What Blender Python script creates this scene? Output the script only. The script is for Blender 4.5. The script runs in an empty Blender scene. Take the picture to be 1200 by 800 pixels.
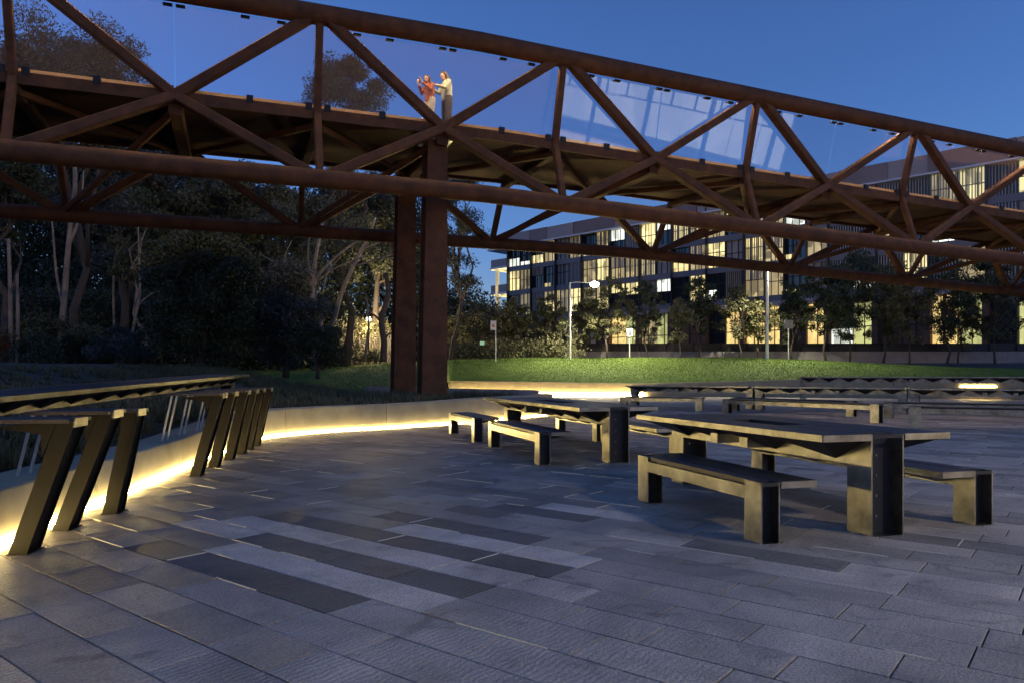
import bpy, math, random
import numpy as np
from mathutils import Vector, Matrix
random.seed(7); RNG = np.random.default_rng(11)
C = bpy.context.scene.collection
EYE = 1.2; FPX = 860.0; HZ = 440.0
def G(px, py, z=0.0):
    d = FPX*(EYE-z)/(py-HZ); return ((px-600)/FPX*d, d)
def W(px, py, d):
    return Vector(((px-600)/FPX*d, d, EYE-(py-HZ)/FPX*d))
def XD(px, d): return ((px-600)/FPX*d, d)

# ------------------------------------------------------------------ materials
def mat(name, base=(.5,.5,.5), rough=.6, metal=0., spec=.5, var=None, scale=4., bump=0., bscale=40., detail=6., emit=None, estr=0., stretch=None, rvar=0., object_space=True):
    m = bpy.data.materials.new(name); m.use_nodes = True
    nt = m.node_tree; N = nt.nodes; L = nt.links
    b = N['Principled BSDF']
    b.inputs['Base Color'].default_value = (*base, 1)
    b.inputs['Roughness'].default_value = rough
    b.inputs['Metallic'].default_value = metal
    b.inputs['Specular IOR Level'].default_value = spec
    if emit:
        b.inputs['Emission Color'].default_value = (*emit, 1); b.inputs['Emission Strength'].default_value = estr
    tc = N.new('ShaderNodeTexCoord'); mp = N.new('ShaderNodeMapping')
    L.new(tc.outputs['Object'], mp.inputs['Vector'])
    if stretch: mp.inputs['Scale'].default_value = stretch
    if var:
        n = N.new('ShaderNodeTexNoise'); n.inputs['Scale'].default_value = scale; n.inputs['Detail'].default_value = detail
        n.inputs['Roughness'].default_value = .65
        L.new(mp.outputs[0], n.inputs['Vector'])
        r = N.new('ShaderNodeValToRGB'); r.color_ramp.elements[0].position = .3; r.color_ramp.elements[1].position = .7
        r.color_ramp.elements[0].color = (*var, 1); r.color_ramp.elements[1].color = (*base, 1)
        L.new(n.outputs['Fac'], r.inputs[0]); L.new(r.outputs[0], b.inputs['Base Color'])
        if rvar:
            mr = N.new('ShaderNodeMapRange'); mr.inputs['To Min'].default_value = max(.05, rough-rvar); mr.inputs['To Max'].default_value = min(1, rough+rvar)
            L.new(n.outputs['Fac'], mr.inputs[0]); L.new(mr.outputs[0], b.inputs['Roughness'])
    if bump:
        n2 = N.new('ShaderNodeTexNoise'); n2.inputs['Scale'].default_value = bscale; n2.inputs['Detail'].default_value = 5
        L.new(mp.outputs[0], n2.inputs['Vector'])
        bp = N.new('ShaderNodeBump'); bp.inputs['Strength'].default_value = bump; bp.inputs['Distance'].default_value = .02
        L.new(n2.outputs['Fac'], bp.inputs['Height']); L.new(bp.outputs[0], b.inputs['Normal'])
    return m
M = {}
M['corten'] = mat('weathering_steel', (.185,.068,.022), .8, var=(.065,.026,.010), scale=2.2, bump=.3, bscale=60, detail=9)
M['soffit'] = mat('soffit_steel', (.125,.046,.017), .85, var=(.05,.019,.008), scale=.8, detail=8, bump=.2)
M['steel'] = mat('raw_steel', (.46,.445,.40), .33, 1.0, var=(.13,.127,.115), scale=3.2, detail=8, bump=.08, bscale=30, rvar=.12)
M['steel_dark'] = mat('dark_steel', (.055,.045,.04), .45, .8, var=(.03,.026,.024), scale=5, rvar=.1)
M['rust_steel'] = mat('rusted_dark_steel', (.013,.010,.008), .5, 0.0, spec=.12, var=(.007,.006,.005), scale=4, detail=8, rvar=.12)
M['web_steel'] = mat('painted_web', (.018,.017,.022), .6)
M['timber'] = mat('dark_timber', (.036,.025,.028), .40, var=(.016,.011,.013), scale=5, stretch=(14,1,1), detail=8, bump=.1, rvar=.1)
M['pale_metal'] = mat('galvanised', (.55,.56,.58), .4, .7)
M['concrete'] = mat('concrete', (.41,.375,.27), .85, var=(.29,.265,.19), scale=2.2, detail=10, bump=.12, bscale=70)
M['concrete_dark'] = mat('concrete_grey', (.30,.29,.30), .9, var=(.22,.21,.22), scale=1.5, detail=8)
M['mulch'] = mat('mulch', (.075,.06,.05), .95, var=(.03,.026,.022), scale=9, detail=10, bump=.8, bscale=30)
M['ground'] = mat('ground', (.07,.07,.065), .95, var=(.045,.045,.04), scale=1)
M['lawn'] = mat('lawn', (.15,.23,.035), .9, var=(.075,.135,.02), scale=3.5, detail=12, bump=.9, bscale=40)
M['grass'] = mat('grass_blade', (.17,.26,.04), .8, var=(.08,.15,.022), scale=.8)
M['bark_pale'] = mat('pale_bark', (.27,.235,.20), .85, var=(.09,.075,.06), scale=3, stretch=(1,1,.3), detail=8)
M['bark_dark'] = mat('dark_bark', (.10,.08,.065), .9, var=(.05,.04,.035), scale=5, stretch=(1,1,.3))
M['led'] = mat('led_strip', (.9,.8,.5), .5, emit=(1,.75,.28), estr=34)
M['led_far'] = mat('led_strip_far', (.9,.8,.5), .5, emit=(1,.76,.30), estr=75)
M['frame_dark'] = mat('dark_frame', (.025,.025,.03), .5, .3)
M['white_trim'] = mat('white_trim', (.7,.7,.72), .5)
M['parapet'] = mat('parapet_panel', (.30,.21,.19), .7, var=(.20,.14,.13), scale=.25, detail=2)
M['parapet2'] = mat('parapet_panel_pale', (.38,.31,.29), .7)
M['louvre'] = mat('louvre_fin', (.44,.41,.40), .55, .3)
M['louvre_warm'] = mat('louvre_warm', (.42,.35,.27), .6, .2)
M['spandrel'] = mat('spandrel', (.16,.145,.16), .5)
M['screen'] = mat('perforated_screen',(.46,.41,.39),.6,var=(.33,.29,.28),scale=1.5)
M['brick'] = mat('brick', (.20,.10,.055), .9, var=(.13,.065,.04), scale=3)
M['pole_white'] = mat('pole_white', (.72,.72,.68), .5)
M['sign_face'] = mat('sign_face', (.75,.74,.70), .6)
M['sign_red'] = mat('sign_red', (.35,.09,.05), .6)
M['sign_blue'] = mat('sign_blue', (.07,.09,.35), .6)
M['rubber'] = mat('rubber', (.012,.012,.014), .6)
M['asphalt'] = mat('asphalt', (.05,.05,.05), .9)
def leafmat(name, a, b, sc=.35):
    m = mat(name, a, .7, var=b, scale=sc, detail=5); return m
M['leaf_grey'] = leafmat('leaf_gum', (.105,.112,.07), (.055,.065,.042))
M['leaf_dark'] = leafmat('leaf_dark', (.05,.066,.032), (.028,.038,.02))
M['leaf_blue'] = leafmat('leaf_blue', (.085,.098,.09), (.048,.058,.055))
M['leaf_olive'] = leafmat('leaf_olive', (.14,.132,.06), (.065,.07,.032))
M['leaf_pale'] = leafmat('leaf_pale', (.17,.17,.10), (.10,.11,.06))
M['leaf_red'] = leafmat('leaf_russet', (.20,.06,.02), (.10,.04,.015))
def glassmat(name, rough=.02, tint=(.93,.96,1)):
    m = bpy.data.materials.new(name); m.use_nodes = True; nt = m.node_tree; N = nt.nodes; L = nt.links
    N.remove(N['Principled BSDF']); out = N['Material Output']
    t = N.new('ShaderNodeBsdfTransparent'); t.inputs[0].default_value = (*tint,1)
    g = N.new('ShaderNodeBsdfGlossy'); g.inputs['Roughness'].default_value = rough
    lw = N.new('ShaderNodeFresnel'); lw.inputs['IOR'].default_value = 1.5
    # a thin dirty film on the pane
    n = N.new('ShaderNodeTexNoise'); n.inputs['Scale'].default_value = .6; n.inputs['Detail'].default_value = 4
    mr = N.new('ShaderNodeMapRange'); mr.inputs['To Min'].default_value = 0.0; mr.inputs['To Max'].default_value = .09
    L.new(n.outputs['Fac'], mr.inputs[0])
    df = N.new('ShaderNodeBsdfDiffuse'); df.inputs[0].default_value = (.6,.62,.66,1)
    mx = N.new('ShaderNodeMixShader'); gm = N.new('ShaderNodeNewGeometry'); io = N.new('ShaderNodeMapRange'); io.inputs['To Min'].default_value=1.5; io.inputs['To Max'].default_value=1/1.5; L.new(gm.outputs['Backfacing'], io.inputs[0]); L.new(io.outputs[0], lw.inputs['IOR']); L.new(lw.outputs[0], mx.inputs[0]); L.new(t.outputs[0], mx.inputs[1]); L.new(g.outputs[0], mx.inputs[2])
    mx2 = N.new('ShaderNodeMixShader'); L.new(mr.outputs[0], mx2.inputs[0]); L.new(mx.outputs[0], mx2.inputs[1]); L.new(df.outputs[0], mx2.inputs[2])
    L.new(mx2.outputs[0], out.inputs['Surface']); return m
M['glass'] = glassmat('clear_glass')
M['glass_dark'] = mat('dark_glass', (.02,.024,.03), .08, spec=.8)
def litmat(name, col, s, sc=1.2, lo=.25):
    m = bpy.data.materials.new(name); m.use_nodes = True; nt = m.node_tree; N = nt.nodes; L = nt.links
    b = N['Principled BSDF']; b.inputs['Base Color'].default_value = (.1,.1,.1,1); b.inputs['Roughness'].default_value = .2
    b.inputs['Emission Color'].default_value = (*col,1)
    tc = N.new('ShaderNodeTexCoord'); mp = N.new('ShaderNodeMapping'); mp.inputs['Scale'].default_value = (1,1,.6)
    n = N.new('ShaderNodeTexVoronoi'); n.inputs['Scale'].default_value = sc; n.distance = 'CHEBYCHEV'
    L.new(tc.outputs['Object'], mp.inputs[0]); L.new(mp.outputs[0], n.inputs['Vector'])
    sp = N.new('ShaderNodeSeparateColor'); L.new(n.outputs['Color'], sp.inputs[0])
    mr = N.new('ShaderNodeMapRange'); mr.inputs['To Min'].default_value = s*lo; mr.inputs['To Max'].default_value = s
    L.new(sp.outputs[0], mr.inputs[0]); L.new(mr.outputs[0], b.inputs['Emission Strength']); return m
M['lit_warm'] = litmat('lit_room_warm', (1,.82,.36), .50)
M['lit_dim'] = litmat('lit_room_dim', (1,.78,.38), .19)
M['lit_white'] = litmat('lit_room_white', (.95,1,.85), .6)
M['lit_green'] = litmat('lit_room_green', (.85,.85,.32), .26)
M['lit_gold'] = litmat('lit_gold_wall', (1,.70,.24), .40, 3, .6)

# ------------------------------------------------------------------ geometry
class MB:
    def __init__(s): s.v=[]; s.f=[]; s.mi=[]; s.cur=0
    def add(s, vs, fs):
        o=len(s.v); s.v += [tuple(v) for v in vs]; s.f += [tuple(i+o for i in f) for f in fs]; s.mi += [s.cur]*len(fs)
    def box(s, x0,x1,y0,y1,z0,z1, mt=None):
        vs=[Vector(p) for p in ((x0,y0,z0),(x1,y0,z0),(x1,y1,z0),(x0,y1,z0),(x0,y0,z1),(x1,y0,z1),(x1,y1,z1),(x0,y1,z1))]
        if mt: vs=[mt@v for v in vs]
        s.add(vs, [(0,3,2,1),(4,5,6,7),(0,1,5,4),(1,2,6,5),(2,3,7,6),(3,0,4,7)])
    def bar(s, a, b, w, h, up=(0,0,1), bev=0.0):
        a=Vector(a); b=Vector(b); d=(b-a).normalized(); u=Vector(up)
        if abs(d.dot(u))>.98: u=Vector((0,1,0))
        r=d.cross(u).normalized(); u2=r.cross(d).normalized()
        if bev:
            prof=[(-w/2+bev,-h/2),(w/2-bev,-h/2),(w/2,-h/2+bev),(w/2,h/2-bev),(w/2-bev,h/2),(-w/2+bev,h/2),(-w/2,h/2-bev),(-w/2,-h/2+bev)]
        else: prof=[(-w/2,-h/2),(w/2,-h/2),(w/2,h/2),(-w/2,h/2)]
        n=len(prof)
        vs=[a+r*x+u2*y for x,y in prof]+[b+r*x+u2*y for x,y in prof]
        fs=[(i,(i+1)%n,(i+1)%n+n,i+n) for i in range(n)]+[tuple(range(n-1,-1,-1)),tuple(range(n,2*n))]
        s.add(vs,fs)
    def tube(s, pts, rad, seg=10, cap=True):
        pts=[Vector(p) for p in pts]; n=len(pts)
        if not hasattr(rad,'__len__'): rad=[rad]*n
        vs=[]; prev=None
        for i,p in enumerate(pts):
            t=(pts[min(i+1,n-1)]-pts[max(i-1,0)]).normalized()
            if prev is None:
                ref=Vector((0,0,1)) if abs(t.z)<.9 else Vector((1,0,0)); x=t.cross(ref).normalized()
            else: x=(prev-t*prev.dot(t)).normalized()
            prev=x; y=t.cross(x)
            for k in range(seg):
                a=2*math.pi*k/seg; vs.append(p+(x*math.cos(a)+y*math.sin(a))*rad[i])
        fs=[(i*seg+k,i*seg+(k+1)%seg,(i+1)*seg+(k+1)%seg,(i+1)*seg+k) for i in range(n-1) for k in range(seg)]
        if cap: fs+= [tuple(range(seg-1,-1,-1)), tuple((n-1)*seg+k for k in range(seg))]
        s.add(vs,fs)
    def ball(s, c, r, seg=12, rings=8, mt=None):
        c=Vector(c); r=Vector(r) if hasattr(r,'__len__') else Vector((r,r,r)); vs=[]; 
        for i in range(1,rings):
            th=math.pi*i/rings
            for k in range(seg):
                a=2*math.pi*k/seg; q=Vector((math.sin(th)*math.cos(a)*r.x, math.sin(th)*math.sin(a)*r.y, math.cos(th)*r.z))
                vs.append(c+(mt@q if mt else q))
        q=Vector((0,0,r.z)); vs.append(c+(mt@q if mt else q)); vs.append(c-(mt@q if mt else q))
        T=len(vs)-2
        fs=[(i*seg+k,(i+1)*seg+k,(i+1)*seg+(k+1)%seg,i*seg+(k+1)%seg) for i in range(rings-2) for k in range(seg)]
        fs+=[(T,k,(k+1)%seg) for k in range(seg)]+[(T+1,(rings-2)*seg+(k+1)%seg,(rings-2)*seg+k) for k in range(seg)]
        s.add(vs,fs)
    def build(s, name, m, parent=None, smooth=False, loc=None):
        me=bpy.data.meshes.new(name); me.from_pydata(s.v,[],s.f); me.update()
        ms = m if isinstance(m,(list,tuple)) else [m]
        for q in ms: me.materials.append(M[q] if isinstance(q,str) else q)
        if len(ms)>1: me.polygons.foreach_set('material_index', s.mi)
        if smooth:
            me.polygons.foreach_set('use_smooth',[True]*len(me.polygons))
            if smooth!='all': me.set_sharp_from_angle(angle=math.radians(40))
        o=bpy.data.objects.new(name,me); C.objects.link(o)
        if parent: o.parent=parent
        if loc: o.location=loc
        return o
def tag(o, label=None, cat=None, group=None, kind=None):
    if label: o['label']=label
    if cat: o['category']=cat
    if group: o['group']=group
    if kind: o['kind']=kind
    return o
def empty(name, loc=(0,0,0), rz=0, label=None, cat=None, group=None):
    o=bpy.data.objects.new(name,None); C.objects.link(o); o.location=loc; o.rotation_euler=(0,0,rz); o.empty_display_size=.2
    return tag(o,label,cat,group)
def struct(o): o['kind']='structure'; return o
def copy_tree(o, parent=None):
    c=o.copy(); C.objects.link(c)
    if parent: c.parent=parent
    for ch in list(o.children): copy_tree(ch,c)
    return c
def catmull(P, n=8):
    out=[]; P=[np.array(p,float) for p in P]
    Q=[2*P[0]-P[1]]+P+[2*P[-1]-P[-2]]
    for i in range(1,len(Q)-2):
        for k in range(n):
            t=k/n; a,b,c,d=Q[i-1],Q[i],Q[i+1],Q[i+2]
            out.append(.5*((2*b)+(-a+c)*t+(2*a-5*b+4*c-d)*t*t+(-a+3*b-3*c+d)*t**3))
    out.append(P[-1]); return out

# ------------------------------------------------------------------ world / camera
sc = bpy.context.scene
w = bpy.data.worlds.new('World'); sc.world = w; w.use_nodes = True
nt = w.node_tree; bg = nt.nodes['Background']
sky = nt.nodes.new('ShaderNodeTexSky'); sky.sky_type='NISHITA'; sky.sun_disc=False
sky.sun_elevation=math.radians(3.0); sky.sun_rotation=math.radians(285)
sky.ozone_density=4.4; sky.air_density=1.0; sky.dust_density=0.0
tint=nt.nodes.new('ShaderNodeMix'); tint.data_type='RGBA'; tint.blend_type='MULTIPLY'; tint.inputs[0].default_value=1; tint.inputs[7].default_value=(1.22,.77,.90,1)
nt.links.new(sky.outputs[0], tint.inputs[6]); nt.links.new(tint.outputs[2], bg.inputs[0]); bg.inputs[1].default_value = 0.135
cam = bpy.data.cameras.new('camera'); co = bpy.data.objects.new('camera', cam); C.objects.link(co)
co.location=(0,0,EYE); co.rotation_euler=(math.radians(90),0,0)
cam.sensor_width=36; cam.lens=36*FPX/1200; cam.shift_y=(HZ-400)/1200; cam.clip_end=3000; cam.clip_start=.05
sc.camera=co
sc.view_settings.view_transform='Standard'; sc.view_settings.look='None'; sc.view_settings.exposure=1.76; sc.view_settings.gamma=1
try: sc.view_settings.use_curve_mapping=False
except Exception: pass
sc.cycles.use_denoising=True
sc.cycles.max_bounces=5; sc.cycles.diffuse_bounces=3; sc.cycles.glossy_bounces=3; sc.cycles.transparent_max_bounces=8
sc.cycles.sample_clamp_indirect=4; sc.cycles.caustics_reflective=False; sc.cycles.caustics_refractive=False

# ------------------------------------------------------------------ ground sheets
def sheet(name, fn, xs, ys, m, keep=None):
    b=MB(); idx={}
    for j,y in enumerate(ys):
        for i,x in enumerate(xs):
            idx[i,j]=len(b.v); b.v.append((x,y,fn(x,y)))
    for j in range(len(ys)-1):
        for i in range(len(xs)-1):
            if keep and not keep((xs[i]+xs[i+1])/2,(ys[j]+ys[j+1])/2): continue
            b.f.append((idx[i,j],idx[i+1,j],idx[i+1,j+1],idx[i,j+1])); b.mi.append(0)
    return b.build(name,m,smooth='all')
def sstep(a,b,x):
    t=max(0,min(1,(x-a)/(b-a))); return t*t*(3-2*t)
def crest(X):
    return float(np.interp(X,[-40,-14,-8.5,-4.5,0,14,19.5,26,33,60],[1.5,1.7,2.0,2.25,2.35,2.4,2.25,1.85,1.62,1.5]))
LY0=49.0
def h_ground(x,y):
    a=-.05
    if y>46: a = -.05+sstep(46,52,y)*((2.1 if x>-10 else 1.7)+.05)
    return a
xs=[-900,-300,-120,-60,-40]+list(np.arange(-30,50,3.))+[60,90,200,900]
ys=[-40,-10,0,10,20,30,40,44,46]+list(np.arange(47,60,1.))+[70,100,150,300,1200]
struct(sheet('ground',h_ground,xs,ys,'ground'))

# seat wall one: front base line
W1=[(-2.2,-4.0),(-2.9,0.0),(-3.45,3.0),G(0,640),G(42,622),G(101,596),G(143,580),G(214,549),G(250,534.5),G(283,521.5),(-4.83,13.6),(-4.45,14.9),(-3.75,15.9),G(440,502.5),G(530,496.5),G(600,490.5),G(648,485.5)]
C1=catmull(W1,6)
def top1(y): return float(np.interp(y,[-5,5,9.5,13.5,17,19,23],[.40,.40,.39,.53,.55,.61,.66]))
def normals(P):
    out=[]
    for i in range(len(P)):
        t=P[min(i+1,len(P)-1)]-P[max(i-1,0)]; t/=np.linalg.norm(t); out.append(np.array([-t[1],t[0]]))
    return out
N1=normals(C1)
def wall_run(name, P, Nn, topf, thick, z0, m, parent, gap_every=2.6, bottom_off=0.0):
    # precast lengths with fine joints, each length one lump of the wall mesh
    b=MB(); L=0; seg=[0]
    groups=[]; cur=[0]
    for i in range(1,len(P)):
        L+=float(np.linalg.norm(P[i]-P[i-1])); cur.append(i)
        if L>gap_every: groups.append(cur); cur=[i]; L=0
    if len(cur)>1: groups.append(cur)
    for g in groups:
        vs=[];
        for k,i in enumerate(g):
            p=P[i].copy(); n=Nn[i]
            if k==0 and i>0: p=p+(P[i+1]-P[i])/np.linalg.norm(P[i+1]-P[i])*.006
            if k==len(g)-1 and i<len(P)-1: p=p-(P[i]-P[i-1])/np.linalg.norm(P[i]-P[i-1])*.006
            z1=topf(P[i][1]) if topf.__code__.co_argcount==1 else topf(P[i][0],P[i][1])
            e=.012
            prof=[(0,z0),(0,z1-e),(e,z1),(thick-e,z1),(thick,z1-e),(thick,z0)]
            for (o,z) in prof: q=p+n*o; vs.append((q[0],q[1],z))
        fs=[]
        for k in range(len(g)-1):
            for j in range(5):
                a=k*6+j; fs.append((a,a+6,a+7,a+1))
        fs.append((0,1,2,3,4,5)); e=(len(g)-1)*6; fs.append((e+5,e+4,e+3,e+2,e+1,e))
        b.add(vs,fs)
    return b.build(name,m,parent,smooth='sharp')
def strip_run(name, P, Nn, off, w, z0, z1, parent, m='led'):
    b=MB(); vs=[]; fs=[]
    for p,n in zip(P,Nn):
        a=p-n*off; c=p-n*(off+w)
        vs+=[(a[0],a[1],z0),(c[0],c[1],z0),(c[0],c[1],z1),(a[0],a[1],z1)]
    for i in range(len(P)-1):
        for j in range(4): fs.append((i*4+j,i*4+(j+1)%4,(i+1)*4+(j+1)%4,(i+1)*4+j))
    fs.append((3,2,1,0)); e=(len(P)-1)*4; fs.append((e,e+1,e+2,e+3))
    b.add(vs,fs); return b.build(name,m,parent)
wall1=empty('seat_wall',(0,0,0),0,'long curved concrete seat wall with a glowing light strip, running behind the slanted stools','wall')
wall_run('wall_body',C1,N1,top1,.50,-.05,'concrete',wall1)
strip_run('light_strip',C1,N1,.006,.022,.004,.03,wall1)

# garden bed behind wall one
b=MB(); ts=[.45,1,2,3.5,5,7,9,12,15,19,24,30,38,48]
def hbed(x,y,t):
    px=600+FPX*x/max(y,3.)
    wgt=max(0,min(1,(420-px)/140.))
    base=top1(y)-.09 if y<23 else .5
    return min(1.75, base+(.062*t)*wgt+.02*math.sin(x*1.7+y)*min(1,t))
for i,(p,n) in enumerate(zip(C1,N1)):
    for t in ts:
        q=p+n*t; b.v.append((q[0],q[1],hbed(q[0],q[1],t)))
nt_=len(ts)
for i in range(len(C1)-1):
    for j in range(nt_-1):
        b.f.append((i*nt_+j,i*nt_+j+1,(i+1)*nt_+j+1,(i+1)*nt_+j)); b.mi.append(0)
bed=b.build('garden_bed','mulch',smooth='all'); struct(bed)

# far seat wall two + lawn
def top2(x,y): return float(np.interp(x,[-6,-3.9,7.6,13,16.5,30],[.93,.91,.76,.9,1.03,1.05]))
W2=[(-3.85,44.5),(0,43.8),(4,43.3),(7.8,43.0),(12,42.2),(16.5,41),(22,39),(28,36.5),(34,33)]
C2=catmull(W2,4); N2=normals(C2)
wall2=empty('seat_wall',(0,0,0),0,'far concrete seat wall edging the lawn, light strip glowing along its foot','wall')
wall_run('wall_body',C2,N2,top2,.5,-.05,'concrete',wall2,3.6)
i2=[i for i,p in enumerate(C2) if p[0]<7.9]; strip_run('light_strip',[C2[i] for i in i2],[N2[i] for i in i2],.006,.05,.015,.13,wall2,'led_far')
i2=[i for i,p in enumerate(C2) if 22.9<p[0]<25.2]; strip_run('light_strip',[C2[i] for i in i2],[N2[i] for i in i2],.006,.03,.64,.67,wall2)
# unlit low wall by the columns
b=MB(); A=np.array([-5.45,27.6]); B=np.array([1.1,29.8])
t=(B-A)/np.linalg.norm(B-A); n=np.array([-t[1],t[0]])
for k in range(3):
    a=A+(B-A)*k/3+t*.008; c=A+(B-A)*(k+1)/3-t*.008
    z1=.80-.06*k; z2=.80-.06*(k+1)
    vs=[(a[0],a[1],0),(c[0],c[1],0),(c[0]+n[0]*.5,c[1]+n[1]*.5,0),(a[0]+n[0]*.5,a[1]+n[1]*.5,0)]
    vs+=[(v[0],v[1],z) for v,z in zip(vs,(z1,z2,z2,z1))]
    b.add(vs,[(0,3,2,1),(4,5,6,7),(0,1,5,4),(1,2,6,5),(2,3,7,6),(3,0,4,7)])
tag(b.build('low_wall','concrete_dark'),'low unlit grey concrete wall passing behind the two rust columns','wall')
def lawn_front(x):
    return float(np.interp(x,[-60,-16,-8,-5.0,-3.9,-3.8,4,7.8,12,16.5,22,28,34],[40,36,31.5,31,31,44.9,43.8,43.5,42.7,41.5,39.5,37,33.5]))
def h_lawn(x,y):
    yf=lawn_front(x); zf=top2(x,0)-.05 if x>-3.85 else .42
    if x>28: zf=.95
    zc=crest(x)
    t=(y-yf)/(LY0-yf)
    z= zf+(zc-zf)*(1-(1-min(1,t))**1.6)
    if t>1: z=zc-sstep(0,4,y-LY0)*.12
    return z+.03*math.sin(x*.9)*math.sin(y*1.3)*min(1,max(0,t*3))
b=MB(); XS=list(np.arange(-46,-5,1.))+[-5,-4.4,-3.9,-3.8]+list(np.arange(-3,35,1.)); TS=np.linspace(0,1.3,22)
for x in XS:
    yf=lawn_front(x)
    for t in TS:
        y=yf+(LY0-yf)*t; b.v.append((x,y,h_lawn(x,y)))
for i in range(len(XS)-1):
    for j in range(len(TS)-1):
        k=i*len(TS)+j; b.f.append((k,k+len(TS),k+len(TS)+1,k+1)); b.mi.append(0)
struct(b.build('lawn','lawn',smooth='all'))
# grass blades: numpy
def blades(name, n, region, hfun, size, m, label):
    V=[];F=[]; i=0; out=0
    while out<n:
        x,y=region()
        if x is None: continue
        z=hfun(x,y); a=random.uniform(0,math.pi); h=size*random.uniform(.5,1.3); w_=size*.28; dx=math.cos(a)*w_; dy=math.sin(a)*w_
        lx=random.uniform(-.5,.5)*h; ly=random.uniform(-.5,.5)*h
        V+=[(x-dx,y-dy,z-.01),(x+dx,y+dy,z-.01),(x+lx,y+ly,z+h)]; F.append((i,i+1,i+2)); i+=3; out+=1
    me=bpy.data.meshes.new(name); me.from_pydata(V,[],F); me.materials.append(M[m]); o=bpy.data.objects.new(name,me); C.objects.link(o)
    return tag(o,label,'grass',None,'stuff')
def lawn_pt():
    x=random.uniform(-15,32)
    yf=lawn_front(x); y=yf+(LY0-yf)*random.random()**1.2*1.02
    return x,y
blades('lawn_grass',110000,lawn_pt,h_lawn,.055,'grass','short green lawn grass on the mound behind the tables')
# street beyond
struct(sheet('road',lambda x,y:h_ground(x,y)+.06 if y>52 else 2.16,[-80,-40,-10,30,80],[54.9,62],'asphalt'))

# ------------------------------------------------------------------ paving
U=np.array([-1075/860.,1.]); U/=np.linalg.norm(U); Vd=np.array([-U[1]*-1, U[0]*-1])  # course direction / across
Vd=np.array([U[1],-U[0]]);
if Vd[1]<0: Vd=-Vd
PL,PW=.61,.305; V00=-.1325
def uv(x,y): p=np.array([x,y]); return float(p@U), float(p@Vd)
def inpoly(x,y,poly):
    c=False; n=len(poly)
    for i in range(n):
        x1,y1=poly[i]; x2,y2=poly[i-1]
        if (y1>y)!=(y2>y) and x<(x2-x1)*(y-y1)/(y2-y1)+x1: c=not c
    return c
plaza_poly=[tuple(p) for p in (C1[0]+np.array([0,-6]),)]+[tuple(p+n*.2) for p,n in zip(C1,N1)]+[(0.0,30),(-3.8,30.3),(-3.9,44.7)]+[tuple(p+n*.2) for p,n in zip(C2,N2)]+[(40,30),(40,-10),(-2,-10)]
# strips read off the courses (u ends, given through ground points) : (pixel on course centre at left end, right end, tone)
def run(an,xl,xr,tone):
    f=lambda x:(x,440+(an[1]-440)*(x+475)/(an[0]+475)); a=uv(*G(*f(xl))); c=uv(*G(*f(xr)))
    return (math.floor((uv(*G(*an))[1]-V00)/PW), min(a[0],c[0]), max(a[0],c[0]), tone)
DK,LT=0.36,1.45
runs=[run((372,696),195,372,DK), run((252,640),245,460,LT), run((551,694),275,551,DK), run((551,694),213,275,LT), run((408,640),290,620,LT),
      run((632,667),325,632,DK), run((465,618),462,720,LT), run((618,631),440,618,DK), run((490,598),478,640,LT), run((560,605),470,640,.8),
      run((736,612),600,736,DK), run((680,599),650,712,LT), run((893,650),838,950,.5), run((1110,638),1050,1165,.6)]
rmap={}
for (r,a,c,t) in runs: rmap.setdefault(r,[]).append((a,c,t))
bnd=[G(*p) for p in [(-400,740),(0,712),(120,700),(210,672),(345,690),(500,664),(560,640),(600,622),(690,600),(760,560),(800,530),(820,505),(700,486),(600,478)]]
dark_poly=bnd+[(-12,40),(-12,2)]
pb=MB(); tones=[]; grout_glint=MB()
umin,umax,vmin,vmax=-45,45,-12,60
rr=random.Random(5)
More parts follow.
